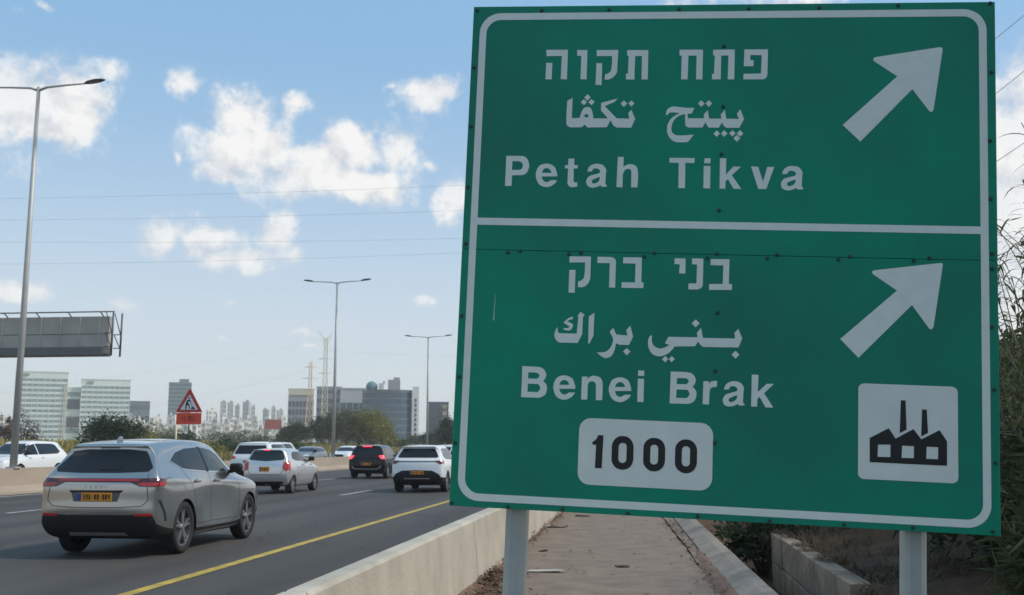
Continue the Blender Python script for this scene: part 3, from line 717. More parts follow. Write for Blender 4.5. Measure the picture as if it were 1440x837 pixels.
# ------------------------------------------------------------------ the big green direction sign
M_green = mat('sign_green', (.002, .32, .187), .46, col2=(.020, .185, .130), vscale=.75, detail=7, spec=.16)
M_refl = mat('sign_white', (.78, .84, .79), .55, col2=(.71, .78, .735), vscale=14, detail=6, spec=.3)
M_refl2 = mat('plate_white', (.77, .82, .775), .55, col2=(.69, .745, .705), vscale=5, detail=6, spec=.3)
M_black = mat('sign_black', (.008, .010, .011), .5)
M_bolt = mat('dark_bolt', (.035, .06, .055), .5, metal=.3)
M_galv = mat('galvanised_steel', (.41, .455, .45), .5, metal=.3, col2=(.33, .37, .37), vscale=6)
M_alu = mat('sign_back', (.33, .34, .35), .5, metal=.6)

S = empty('direction_sign', (0.3908, 4.7396, 2.4159))
u = Vector((.99888, -.00891, -.04638)).normalized()
v = Vector((.04619, -.02027, .99873))
v = (v - u * v.dot(u)).normalized()
n = u.cross(v)                        # towards the traffic (camera side)
S.rotation_euler = Matrix((u, v, n)).transposed().to_euler()
tag(S, 'big green two panel road sign on grey posts reading Petah Tikva and Benei Brak', 'road sign')
HW, HH = 1.200, 1.191


def rect_ring(name, x0, x1, y0, y1, z0, z1, m):
    bm = bmesh.new()
    box(bm, ((x0 + x1) / 2, (y0 + y1) / 2, (z0 + z1) / 2), (x1 - x0, y1 - y0, z1 - z0), bevel=.0025)
    return obj(name, bm, m, S)


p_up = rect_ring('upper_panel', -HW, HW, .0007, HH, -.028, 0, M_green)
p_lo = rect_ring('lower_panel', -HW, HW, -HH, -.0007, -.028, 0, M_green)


def decal(name, key, m, z, parent=S, label=None):
    outs = [[(o[i] / 1000, o[i + 1] / 1000) for i in range(0, len(o), 2)] for o in ART[key]]
    me = fill(outs)
    for vtx in me.vertices:
        vtx.co.z = z
    o = link_mesh(name, me, m, parent)
    return o


decal('border', 'border', M_refl, .0016)
for nm, key, lab in (('hebrew_word', 'hebrew_top', 'Hebrew word for Tikva'), ('hebrew_word', 'hebrew_top2', 'Hebrew word for Petah'), ('hebrew_word', 'hebrew_bottom', 'Hebrew word for Brak'), ('hebrew_word', 'hebrew_bottom2', 'Hebrew word for Benei'),
                     ('arabic_word', 'arabic_top', 'Arabic word for Tikva'), ('arabic_word', 'arabic_top2', 'Arabic word for Petah'), ('arabic_word', 'arabic_bottom', 'Arabic word for Brak'), ('arabic_word', 'arabic_bottom2', 'Arabic word for Benei'),
                     ('latin_word', 'latin_top', 'Petah in white letters'), ('latin_word', 'latin_top2', 'Tikva in white letters'), ('latin_word', 'latin_bottom', 'Benei in white letters'), ('latin_word', 'latin_bottom2', 'Brak in white letters')):
    decal(nm, key, M_refl, .0016)['label'] = lab
decal('arrow', 'arrow_top', M_refl, .0016)['label'] = 'white arrow pointing up to the right on the upper panel'
decal('arrow', 'arrow_bottom', M_refl, .0016)['label'] = 'white arrow pointing up to the right on the lower panel'
pl = decal('distance_plate', 'number_plate', M_refl2, .0022)
decal('numerals', 'digits', M_black, .0034, pl)
fp = decal('pictogram_plate', 'pictogram_plate', M_refl2, .0022)
decal('factory_symbol', 'factory', M_black, .0034, fp)

bolt_me = None
for (bx, by) in BOLTS:
    if bolt_me is None:
        bm = bmesh.new()
        bmesh.ops.create_cone(bm, cap_ends=True, segments=10, radius1=.0088, radius2=.0074, depth=.007)
        bmesh.ops.create_cone(bm, cap_ends=True, segments=6, radius1=.0055, radius2=.0055, depth=.013)
        o = obj('bolt', bm, M_bolt, S)
        bolt_me = o.data
    else:
        o = link_mesh('bolt', bolt_me, [], S)
    o.location = (bx / 1000, by / 1000, .004)

# dirt drips and scratches on the face stay inside one thin mark mesh
M_scr = mat('scratch', (.45, .62, .55), .6)
bm = bmesh.new()
x, y = (-1.0332,-0.2705)
for a, b, wd in (((x + .003, y + .06), (x, y - .062), .004),):
    q = [bm.verts.new((p[0] + s * wd / 2 * t, p[1], .0018)) for p, t in ((a, .3), (b, 1.4)) for s in (-1, 1)]
    bm.faces.new((q[0], q[1], q[3], q[2]))
obj('scratch', bm, M_scr, S, keep=True)

# frame behind the panels: edge angles, rails and two posts with clamps
for yy in (-.95, -.35, .35, .95):
    bm = bmesh.new()
    box(bm, (0, yy, -.050), (2.34, .05, .04))
    obj('rail', bm, M_alu, S)
GZ = -2.42
for px_, bot in ((-.897, GZ - .06), (.868, GZ + .25)):
    bm = bmesh.new()
    box(bm, (px_, (1.15 + bot) / 2, -.122), (.104, 1.15 - bot, .10), bevel=.028)
    obj('post', bm, M_galv, S)
    for yy in (-.95, -.35, .35, .95):
        bm = bmesh.new()
        box(bm, (px_, yy, -.128), (.14, .03, .122), bevel=.004)
        obj('clamp', bm, M_galv, S)

# ------------------------------------------------------------------ cars
M_tyre = mat('tyre_rubber', (.018, .018, .019), .85)
M_dark = mat('black_plastic', (.016, .016, .017), .62, spec=.35)
M_glass = mat('tinted_glass', (.010, .011, .012), .04, spec=.42)
M_glass2 = mat('clear_car_glass', (.018, .028, .027), .03, spec=.5)
M_rim = mat('machined_rim', (.42, .42, .43), .3, metal=.85)
M_rimd = mat('dark_rim', (.05, .05, .055), .35, metal=.6)
M_red = mat('tail_lamp_red', (.48, .015, .012), .12, spec=.6, coat=.6)
M_redd = mat('tail_lamp_dark_red', (.06, .004, .005), .12, spec=.6, coat=.6)
M_lit = mat('brake_lamp_lit', (.5, .02, .03), .3, emit=((1.0, .06, .10), 1.4))
M_lamp = mat('head_lamp', (.55, .57, .6), .1, spec=.7, coat=.6)
M_plate = mat('yellow_plate', (.80, .30, .015), .5, var=.1, vscale=20)
M_platet = mat('plate_ink', (.02, .016, .012), .6)
M_blue = mat('plate_blue', (.02, .05, .30), .5)
M_chrome = mat('bright_trim', (.55, .56, .57), .2, metal=.9)
M_seam = mat('panel_gap', (.012, .012, .012), .8)
M_emblem = mat('emblem', (.6, .6, .62), .2, metal=.9)
P_silver = mat('silver_paint', (.42, .405, .38), .22, metal=.92, coat=1.0)
P_silver2 = mat('bright_silver_paint', (.62, .62, .62), .24, metal=.6, coat=.8)
P_white = mat('white_paint', (.76, .77, .77), .3, coat=.6)
P_black = mat('black_paint', (.006, .005, .006), .2, spec=.3, coat=.25)
P_grey = mat('grey_paint', (.16, .18, .19), .3, metal=.4, coat=.6)
FR = (-1, -.82, -.45, 0, .45, .82, 1)


def body_cage(stations, rear, front, bulge_r, bulge_f, crease=0.0, lift=0.0, waist=0.0):
    """Closed control cage of a car body. Rows run from the sill (0) to the roof edge (7)."""
    bm = bmesh.new()

    def rows(st):
        y, hw, zb, zc, zs, zbelt, bw, zt, tw = st
        d = zt - zbelt
        return [(hw * .78, y, zb), (hw - .05, y, zb + .03), (hw, y, zc), (hw + .005 - (waist if 1.3 < y < 3.0 else 0), y, (zc + zs) / 2), (hw - .015, y, zs), (bw, y, zbelt),
                (tw + .22 * (bw - tw), y, zbelt + d * .74), (tw - .06, y, zbelt + d * .955)], zt
    S_ = [(rear, rear[7][2] + .02)] + [rows(s) for s in stations] + [(front, front[7][2] + .02)]
    R_, L_, T_, B_ = [], [], [], []
    for rw, zt in S_:
        R_.append([bm.verts.new(p) for p in rw])
        L_.append([bm.verts.new((-p[0], p[1], p[2])) for p in rw])
        x7, y7, z7 = rw[7]
        T_.append([bm.verts.new((x7 * f, y7, z7 + (zt - z7) * (1 - f * f))) for f in FR[1:-1]])
        x0, y0, z0 = rw[0]
        B_.append([bm.verts.new((x0 * f, y0, z0)) for f in FR[1:-1]])
    nS = len(S_)

    def quad(a, b, c, d, mi):
        f = bm.faces.new((a, b, c, d))
        f.material_index = mi
    for s in range(nS - 1):
        for r in range(7):
            mi = 1 if r < 2 else 0
            quad(R_[s][r], R_[s + 1][r], R_[s + 1][r + 1], R_[s][r + 1], mi)
            quad(L_[s][r], L_[s][r + 1], L_[s + 1][r + 1], L_[s + 1][r], mi)
        for row, a, b, mi in ((T_, L_, R_, 0), (B_, L_, R_, 1)):
            k = 7 if row is T_ else 0
            A = [a[s][k]] + row[s] + [b[s][k]]
            C_ = [a[s + 1][k]] + row[s + 1] + [b[s + 1][k]]
            for i in range(6):
                quad(A[i], A[i + 1], C_[i + 1], C_[i], mi)
    for s, rw, bulge in ((0, rear, -bulge_r), (nS - 1, front, bulge_f)):
        grid = []
        for r in range(8):
            if r == 0:
                g = [L_[s][0]] + B_[s] + [R_[s][0]]
            elif r == 7:
                g = [L_[s][7]] + T_[s] + [R_[s][7]]
                for vtx, f in zip(g[1:-1], FR[1:-1]):
                    vtx.co.y += bulge * .6 * (1 - f * f)
            else:
                g = [L_[s][r]] + [bm.verts.new((rw[r][0] * f, rw[r][1] + bulge * (1 - abs(f) ** 2.6), rw[r][2] + (lift * (1 - abs(f) ** 5) if r == 2 and s == 0 else 0))) for f in FR[1:-1]] + [R_[s][r]]
            grid.append(g)
        for r in range(7):
            for i in range(6):
                quad(grid[r][i], grid[r][i + 1], grid[r + 1][i + 1], grid[r + 1][i], 1 if r < 2 else 0)
    bmesh.ops.recalc_face_normals(bm, faces=bm.faces)
    cl = bm.edges.layers.float.new('crease_edge')
    for side in (R_, L_):
        for s in range(nS - 1):
            for r, k in ((2, .9), (4, crease), (5, crease * .8), (7, crease * .9)):
                e = bm.edges.get((side[s][r], side[s + 1][r]))
                if e and k:
                    e[cl] = k
        for r in range(1, 7):
            for s in (0, nS - 1):
                e = bm.edges.get((side[s][r], side[s][r + 1]))
                if e and crease:
                    e[cl] = crease * .6
    return bm


def evaluate(o):
    bpy.context.view_layer.update()
    me = bpy.data.meshes.new_from_object(o.evaluated_get(bpy.context.evaluated_depsgraph_get()))
    return me


class Car:
    def __init__(self, name, label, loc, rz, spec, paint, group=None):
        self.root = empty(name, (loc[0], loc[1], loc[2] if len(loc) > 2 else .012), rz)
        tag(self.root, label, 'car', group)
        self.sp = spec
        self.paint = paint
        self.build_body()

    def build_body(self):
        sp = self.sp
        bm = body_cage(sp['st'], sp['rear'], sp['front'], sp.get('br', .09), sp.get('bf', .16), sp.get('crease', .3), sp.get('lift', 0), sp.get('waist', .01))
        me = bpy.data.meshes.new('body')
        bm.to_mesh(me)
        bm.free()
        for _ in range(3):
            me.materials.append(None)
        o = bpy.data.objects.new('body_cage', me)
        COL.objects.link(o)
        sub = o.modifiers.new('s', 'SUBSURF')
        sub.levels = sub.render_levels = sp.get('lev', 3)
        smooth = evaluate(o)
        b2 = bmesh.new()
        b2.from_mesh(smooth)
        self.bvh = BVHTree.FromBMesh(b2)
        b2.free()
        cut = bmesh.new()
        for ya in (sp['ya0'], sp['ya1']):
            for s in (-1, 1):
                M = Matrix.Translation((s * (sp['hw'] - .08), ya, sp['wr'] - .01)) @ Matrix.Rotation(math.pi / 2, 4, 'Y')
                bmesh.ops.create_cone(cut, cap_ends=True, segments=40, radius1=sp['wr'] * 1.13, radius2=sp['wr'] * 1.13, depth=.52, matrix=M)
        cm = bpy.data.meshes.new('cut')
        cut.to_mesh(cm)
        cut.free()
        co = bpy.data.objects.new('cut', cm)
        COL.objects.link(co)
        bo = o.modifiers.new('b', 'BOOLEAN')
        bo.object = co
        bo.operation = 'DIFFERENCE'
        bo.solver = 'EXACT'
        fin = evaluate(o)
        bpy.data.objects.remove(co)
        bpy.data.objects.remove(o)
        bm = bmesh.new()
        bm.from_mesh(fin)
        wr = sp['wr'] * 1.13
        for f in bm.faces:
            c = f.calc_center_median()
            for ya in (sp['ya0'], sp['ya1']):
                if math.hypot(c.y - ya, c.z - sp['wr'] + .01) < wr * 1.003 and abs(c.x) > sp['hw'] - .36:
                    f.material_index = 1
            f.smooth = True
        # cladding becomes a part of its own
        bc = bm.copy()
        bmesh.ops.delete(bm, geom=[f for f in bm.faces if f.material_index == 1], context='FACES')
        bmesh.ops.delete(bc, geom=[f for f in bc.faces if f.material_index != 1], context='FACES')
        for b in (bm, bc):
            for f in b.faces:
                f.material_index = 0
            for e in b.edges:
                if len(e.link_faces) == 2 and e.calc_face_angle(0) > R(38):
                    e.smooth = False
        self.body = obj('body', bm, self.paint, self.root, keep=True)
        clad_mat = self.sp.get('clad', M_dark)
        self.clad = obj('lower_cladding', bc, clad_mat, self.root, keep=True)

    def hit(self, view, a, b):
        sp = self.sp
        if view == 'right':
            o, d = Vector((3, a, b)), Vector((-1, 0, 0))
        elif view == 'left':
            o, d = Vector((-3, a, b)), Vector((1, 0, 0))
        elif view == 'rear':
            o, d = Vector((a, -3, b)), Vector((0, 1, 0))
        elif view == 'front':
            o, d = Vector((a, 9, b)), Vector((0, -1, 0))
        else:
            o, d = Vector((a, b, 5)), Vector((0, 0, -1))
        loc, nor, _, _ = self.bvh.ray_cast(o, d)
        return loc, nor

    def patch(self, name, view, outlines, m, off=.004, parent=None, maxe=.10, drop=None, skirt=.012):
        """A panel that follows the body skin: 2-D outlines in the given view, projected onto it."""
        if outlines and isinstance(outlines[0][0], (int, float)):
            outlines = [outlines]
        me = fill(outlines)
        bm = bmesh.new()
        bm.from_mesh(me)
        bpy.data.meshes.remove(me)
        bmesh.ops.remove_doubles(bm, verts=bm.verts, dist=1e-5)
        for _ in range(5):
            es = [e for e in bm.edges if e.calc_length() > maxe]
            if not es:
                break
            bmesh.ops.subdivide_edges(bm, edges=es, cuts=1, use_grid_fill=False)
            bmesh.ops.triangulate(bm, faces=[f for f in bm.faces if len(f.verts) > 3])
        bad = []
        for vtx in bm.verts:
            loc, nor = self.hit(view, vtx.co.x, vtx.co.y)
            if loc is None:
                bad.append(vtx)
                continue
            vtx.co = loc + nor * off
            vtx.normal = nor
        bmesh.ops.delete(bm, geom=bad, context='VERTS')
        if not bm.faces:
            bm.free()
            return None
        # right way out
        f0 = max(bm.faces, key=lambda f: f.calc_area())
        want = {'right': (1, 0, 0), 'left': (-1, 0, 0), 'rear': (0, -1, 0), 'front': (0, 1, 0), 'top': (0, 0, 1)}[view]
        bm.normal_update()
        if f0.normal.dot(Vector(want)) < 0:
            bmesh.ops.reverse_faces(bm, faces=bm.faces)
        be = [e for e in bm.edges if e.is_boundary]
        ex = bmesh.ops.extrude_edge_only(bm, edges=be)
        nv = [g for g in ex['geom'] if isinstance(g, bmesh.types.BMVert)]
        for vtx in nv:
            vtx.co -= Vector(want) * skirt
        bm.normal_update()
        for f in bm.faces:
            f.smooth = True
        for e in bm.edges:
            if len(e.link_faces) == 2 and e.calc_face_angle(0) > R(40):
                e.smooth = False
        return obj(name, bm, m, parent or self.root, keep=True)

    def both(self, name, poly, m, **kw):
        a = self.patch(name, 'right', poly, m, **kw)
        b = self.patch(name, 'left', poly, m, **kw)
        return a, b

    def mirrored(self, name, view, poly, m, **kw):
        a = self.patch(name, view, poly, m, **kw)
        b = self.patch(name, view, [(-x, z) for x, z in poly][::-1], m, **kw)
        return a, b

    def wheels(self, style=0, m_rim=None):
        sp = self.sp
        wr = sp['wr']
        rw = wr * .72
        tw = .215
        t_me = r_me = None
        for ya in (sp['ya0'], sp['ya1']):
            for s in (1, -1):
                W_ = empty('wheel', (s * (sp['hw'] - tw / 2 - .012), ya, wr), 0 if s > 0 else math.pi)
                W_.parent = self.root
                if t_me is None:
                    prof = [(rw - .015, -tw * .36), (rw + .012, -tw * .46), (wr * .92, -tw * .5), (wr * .985, -tw * .40), (wr, -tw * .2), (wr, tw * .2), (wr * .985, tw * .40), (wr * .92, tw * .5), (rw + .012, tw * .46), (rw - .015, tw * .36)]
                    bm = bmesh.new()
                    N = 44
                    rg = [[bm.verts.new((x, r * math.cos(2 * math.pi * k / N), r * math.sin(2 * math.pi * k / N))) for r, x in prof] for k in range(N)]
                    for k in range(N):
                        for i in range(len(prof) - 1):
                            bm.faces.new((rg[k][i], rg[k][i + 1], rg[(k + 1) % N][i + 1], rg[(k + 1) % N][i])).smooth = True
                    o = obj('tyre', bm, M_tyre, W_)
                    t_me = o.data
                    bm = bmesh.new()
                    # barrel, lip and spokes
                    prof = [(rw + .006, tw * .40), (rw - .012, tw * .39), (rw - .03, tw * .30), (rw - .04, -.02), (.03, -.03)]
                    rg = [[bm.verts.new((x, r * math.cos(2 * math.pi * k / N), r * math.sin(2 * math.pi * k / N))) for r, x in prof] for k in range(N)]
                    for k in range(N):
                        for i in range(len(prof) - 1):
                            f = bm.faces.new((rg[k][i], rg[k][i + 1], rg[(k + 1) % N][i + 1], rg[(k + 1) % N][i]))
                            f.smooth = True
                            f.material_index = 0 if i < 1 else 1
                    nsp = (5, 6, 5)[style]
                    for k in range(nsp):
                        a = 2 * math.pi * (k + .25) / nsp
                        for da, wd in ((-.16, .030), (.16, .030)) if style == 0 else ((0, .075),):
                            def fn(q, p, dep, a=a, da=da):
                                ang = a + da * (q / rw)
                                rr_ = q
                                return Vector((dep, rr_ * math.cos(ang) - p * math.sin(ang), rr_ * math.sin(ang) + p * math.cos(ang)))
                            prism(bm, [(.035, -wd * .8), (rw - .015, -wd * .55), (rw - .015, wd * .55), (.035, wd * .8)], fn, tw * .12, tw * .36, mi=0)
                    bmesh.ops.create_cone(bm, cap_ends=True, segments=20, radius1=.062, radius2=.05, depth=.03, matrix=Matrix.Translation((tw * .34, 0, 0)) @ Matrix.Rotation(math.pi / 2, 4, 'Y'))
                    o = obj('rim', bm, [m_rim or M_rim, M_rimd], W_)
                    r_me = o.data
                else:
                    link_mesh('tyre', t_me, [], W_)
                    link_mesh('rim', r_me, [], W_)

    def seams(self, view, lines, wd=.007, name='door_seam', m=None):
        for ln in lines:
            bmx = bmesh.new()
            P_ = [Vector(p) for p in ln]
            # densify
            D = []
            for p, q in zip(P_, P_[1:]):
                k = max(1, int((q - p).length / .06))
                D += [p.lerp(q, i / k) for i in range(k)]
            D.append(P_[-1])
            prev = None
            for i, p in enumerate(D):
                t = (D[min(i + 1, len(D) - 1)] - D[max(i - 1, 0)]).normalized()
                nrm = Vector((-t.y, t.x)) * wd / 2
                pr = []
                for s in (-1, 1):
                    loc, nor = self.hit(view, p.x + nrm.x * s, p.y + nrm.y * s)
                    pr.append(bmx.verts.new(loc + nor * .0025) if loc else None)
                if prev and None not in pr and None not in prev:
                    bmx.faces.new((prev[0], prev[1], pr[1], pr[0]))
                prev = pr
            obj(name, bmx, m or M_seam, self.root)

    def plate(self, c, text=None, w=.52, h=.115, tilt=0):
        """Number plate standing proud of the tail at centre (x, z)."""
        loc, nor = self.hit('rear', c[0], c[1])
        bm = bmesh.new()
        box(bm, (loc.x, loc.y - .012, c[1]), (w, .012, h), rx=tilt, bevel=.003)
        p = obj('number_plate', bm, M_plate, self.root)
        bm = bmesh.new()
        box(bm, (loc.x - w / 2 + .028, loc.y - .0195, c[1]), (.05, .004, h * .93), rx=tilt)
        obj('blue_band', bm, M_blue, p)
        bm = bmesh.new()
        dg = {'0': 'abcdef', '1': 'bc', '2': 'abged', '3': 'abgcd', '4': 'fgbc', '5': 'afgcd', '6': 'afgedc', '7': 'abc', '8': 'abcdefg', '9': 'abcdfg', '-': 'g'}
        txt = text or '000-00-000'
        x = loc.x - w / 2 + .075
        st = (w - .095) / len(txt)
        hh = h * .62
        for ch in txt:
            wd = st * (.70 if ch != '-' else .45)
            cx = x + st / 2
            seg = {'a': ((0, .5), (wd, .013)), 'g': ((0, 0), (wd * .9, .013)), 'd': ((0, -.5), (wd, .013)), 'f': ((-.5, .25), (.013, hh / 2)), 'b': ((.5, .25), (.013, hh / 2)), 'e': ((-.5, -.25), (.013, hh / 2)), 'c': ((.5, -.25), (.013, hh / 2))}
            for s in dg[ch]:
                (ox, oz), (sx, sz) = seg[s]
                if ch == '-':
                    sx, sz = wd * .6, .012
                X, Z = cx + ox * (wd - .013), c[1] + oz * (hh - .013)
                dy = .0205 + (.0003 if s in 'adg' else 0)
                q = [bm.verts.new((X + a * sx / 2, loc.y - dy, Z + b * sz / 2)) for a, b in ((-1, -1), (1, -1), (1, 1), (-1, 1))]
                bm.faces.new(q)
            x += st
        obj('registration', bm, M_platet, p, keep=True)
        return p

    def mirror(self, y, z, m=None, s=1):
        loc, nor = self.hit('right' if s > 0 else 'left', y, z)
        bm = bmesh.new()
        box(bm, (s * (abs(loc.x) + .13), y + .02, z + .06), (.22, .12, .15), bevel=.045, rz=s * -.12)
        box(bm, (s * (abs(loc.x) + .01), y + .03, z), (.12, .05, .05), bevel=.01)
        return obj('wing_mirror', bm, m or M_dark, self.root, smooth=True)

    def handle(self, y, z, m=None):
        for s, vw in ((1, 'right'), (-1, 'left')):
            loc, nor = self.hit(vw, y, z)
            bm = bmesh.new()
            box(bm, (loc.x + s * .018, y, z), (.028, .20, .03), bevel=.009)
            box(bm, (loc.x + s * .001, y - .02, z), (.006, .09, .05), mi=1)
            obj('door_handle', bm, [m or self.paint, M_seam], self.root)


# --- the big silver SUV in the near lane
SUV_A = dict(hw=.905, wr=.372, ya0=.98, ya1=3.67, lev=3, br=.12, bf=.2, crease=.28, lift=.15, waist=.035,
             rear=[(.66, .34, .25), (.81, .17, .29), (.875, .05, .46), (.875, .08, .78), (.89, .07, 1.05), (.82, .15, 1.17), (.645, .43, 1.46), (.555, .34, 1.555)],
             front=[(.64, 4.28, .24), (.76, 4.36, .28), (.81, 4.40, .5), (.81, 4.40, .7), (.77, 4.36, .86), (.68, 4.31, .92), (.50, 4.26, .95), (.41, 4.22, .97)],
             st=[(.36, .890, .25, .40, 1.05, 1.18, .80, 1.59, .60), (.66, .905, .22, .36, 1.06, 1.18, .805, 1.62, .605), (1.25, .912, .21, .34, 1.02, 1.145, .815, 1.65, .61), (1.85, .878, .20, .32, .98, 1.105, .815, 1.66, .61),
                 (2.4, .875, .20, .32, .97, 1.085, .81, 1.64, .60), (2.8, .888, .20, .32, .97, 1.075, .805, 1.57, .585), (3.10, .902, .20, .33, .98, 1.07, .795, 1.39, .58), (3.45, .910, .2, .38, .99, 1.06, .78, 1.14, .65),
                 (3.85, .905, .2, .44, .97, 1.03, .72, 1.07, .54), (4.15, .86, .22, .48, .92, .98, .66, 1.02, .5)])
c = Car('silver_suv', 'silver SUV with full width red tail light in the lane beside the yellow line', (-7.50, 13.92), 0, SUV_A, P_silver)
c.root.scale = (1, .94, 1)
c.patch('rear_window', 'rear', [(-.68, 1.19), (-.715, 1.24), (-.545, 1.47), (-.3, 1.50), (.3, 1.50), (.545, 1.47), (.715, 1.24), (.68, 1.19), (.3, 1.175), (-.3, 1.175)], M_glass, off=.006)
tb = c.patch('tail_light', 'rear', [(-.89, 1.10), (-.89, .975), (-.62, .985), (-.48, 1.045), (.48, 1.045), (.62, .985), (.89, .975), (.89, 1.10), (.60, 1.095), (-.60, 1.095)], M_redd, off=.008, maxe=.06)
for sg in (-1, 1):
    c.patch('lamp_strip', 'rear', [(sg * .885, 1.035), (sg * .885, .99), (sg * .66, .995), (sg * .58, 1.02), (sg * .64, 1.04)], M_red, off=.013, parent=tb, maxe=.06)
c.patch('light_bar', 'rear', [(-.60, 1.085), (-.60, 1.06), (.60, 1.06), (.60, 1.085)], M_red, off=.012, parent=tb, maxe=.08)
for vw in ('right', 'left'):
    t2 = c.patch('tail_light', vw, [(.10, 1.095), (.10, .985), (.24, .985), (.36, 1.075), (.32, 1.09)], M_redd, off=.008)
    c.patch('lamp_strip', vw, [(.12, 1.03), (.12, .995), (.22, .995), (.31, 1.05), (.24, 1.05)], M_red, off=.012, parent=t2)
c.both('window_trim', [(.66, 1.33), (1.10, 1.185), (2.10, 1.135), (3.10, 1.115), (3.02, 1.19), (2.72, 1.42), (2.45, 1.505), (1.9, 1.545), (1.40, 1.53), (1.02, 1.475)], M_chrome, off=.004)
c.both('quarter_window', [(.73, 1.335), (1.09, 1.215), (1.13, 1.22), (1.04, 1.452), (1.0, 1.445)], M_glass, off=.009)
c.both('rear_side_window', [(1.15, 1.21), (1.98, 1.165), (1.93, 1.522), (1.40, 1.505), (1.07, 1.457)], M_glass, off=.009)
c.both('front_side_window', [(2.06, 1.165), (3.04, 1.14), (2.98, 1.19), (2.70, 1.40), (2.43, 1.485), (2.01, 1.522)], M_glass2, off=.009)
c.both('pillar_trim', [(1.985, 1.15), (2.05, 1.15), (2.0, 1.53), (1.935, 1.53)], M_dark, off=.011)
c.patch('windscreen', 'top', [(-.66, 3.38), (.66, 3.38), (.58, 2.88), (-.58, 2.88)], M_glass, off=.006)
c.patch('panoramic_roof', 'top', [(-.46, .95), (.46, .95), (.48, 2.6), (-.48, 2.6)], mat('roof_glass', (.10, .115, .13), .12, spec=.6, coat=.5), off=.005, maxe=.2)
c.patch('headlight', 'front', [(.50, .84), (.72, .86), (.70, .77), (.52, .79)], M_lamp)
c.patch('headlight', 'front', [(-.50, .84), (-.72, .86), (-.70, .77), (-.52, .79)], M_lamp)
c.patch('grille', 'front', [(-.40, .80), (.40, .80), (.5, .40), (-.5, .40)], M_dark)
c.seams('right', [[(1.02, 1.18), (1.20, 1.0), (1.34, .80), (1.42, .42)], [(2.02, 1.14), (2.05, .80), (2.05, .40)], [(3.12, 1.10), (3.20, .8), (3.16, .40)], [(1.42, .40), (3.16, .40)]])
c.seams('left', [[(1.02, 1.18), (1.20, 1.0), (1.34, .80), (1.42, .42)], [(2.02, 1.14), (2.05, .80), (2.05, .40)], [(3.12, 1.10), (3.20, .8), (3.16, .40)], [(1.42, .40), (3.16, .40)]])
c.seams('rear', [[(-.70, 1.16), (-.72, .95), (-.74, .80), (-.66, .72), (-.3, .70), (.3, .70), (.66, .72), (.74, .80), (.72, .95), (.70, 1.16)]], .009, 'tailgate_seam')
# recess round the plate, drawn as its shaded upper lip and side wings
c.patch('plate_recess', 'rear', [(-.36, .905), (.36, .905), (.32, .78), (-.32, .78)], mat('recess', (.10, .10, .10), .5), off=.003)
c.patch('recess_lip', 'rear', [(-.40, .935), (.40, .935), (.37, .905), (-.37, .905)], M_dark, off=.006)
c.plate((0, .845), '596-88-004', .50, .115)
c.mirrored('reflector', 'rear', [(.55, .615), (.80, .62), (.80, .585), (.57, .58)], M_red, off=.006)
c.patch('bumper_insert', 'rear', [(-.80, .60), (.80, .60), (.84, .50), (.80, .33), (-.80, .33), (-.84, .50)], M_dark, off=.005)
c.patch('skid_plate', 'rear', [(-.40, .36), (.40, .36), (.44, .31), (-.44, .31)], mat('dull_silver', (.35, .36, .37), .4, metal=.5), off=.010)
c.both('corner_vent', [(.10, .80), (.15, .80), (.30, .62), (.33, .50), (.29, .50), (.25, .61)], M_dark, off=.005)
c.patch('wiper', 'rear', [(-.02, 1.205), (.30, 1.225), (.30, 1.24), (-.02, 1.235)], M_dark, off=.014)
for i, ch in enumerate('LEXUS'):
    cu = bpy.data.curves.new('letter', 'FONT')
    cu.body = ch
    cu.size = .055
    cu.extrude = .002
    cu.align_x = 'CENTER'
    to = bpy.data.objects.new('letter', cu)
    COL.objects.link(to)
    bpy.context.view_layer.update()
    me = bpy.data.meshes.new_from_object(to.evaluated_get(bpy.context.evaluated_depsgraph_get()))
    bpy.data.objects.remove(to)
    l2, n2_ = c.hit('rear', (i - 2) * .075, .985)
    for vtx in me.vertices:
        vtx.co = Vector((vtx.co.x + (i - 2) * .075, l2.y - .006 - vtx.co.z, vtx.co.y + .965))
    me.materials.clear()
    link_mesh('letter', me, M_emblem, c.root)
c.mirror(2.98, 1.13, M_dark)
c.mirror(2.98, 1.13, M_dark, -1)
c.handle(1.42, 1.02)
c.handle(2.28, 1.01)
bm = bmesh.new()
prism(bm, [(-.10, 0), (.10, 0), (.06, .055), (-.02, .085), (-.08, .08)], lambda a, b, d: Vector((d, .62 - a * .8, 1.605 + b)), -.012, .012)
obj('antenna', bm, c.paint, c.root)
for vw in ('right', 'left'):
    c.patch('sill_trim', vw, [(1.43, .25), (3.2, .25), (3.2, .285), (1.43, .28)], M_chrome, off=.008)
bm = bmesh.new()
box(bm, (0, .37, 1.54), (1.0, .22, .026), bevel=.012)
obj('spoiler', bm, c.paint, c.root)
bm = bmesh.new()
box(bm, (0, .245, 1.53), (.30, .012, .014))
obj('high_brake_light', bm, M_redd, c.root)
c.wheels(0)


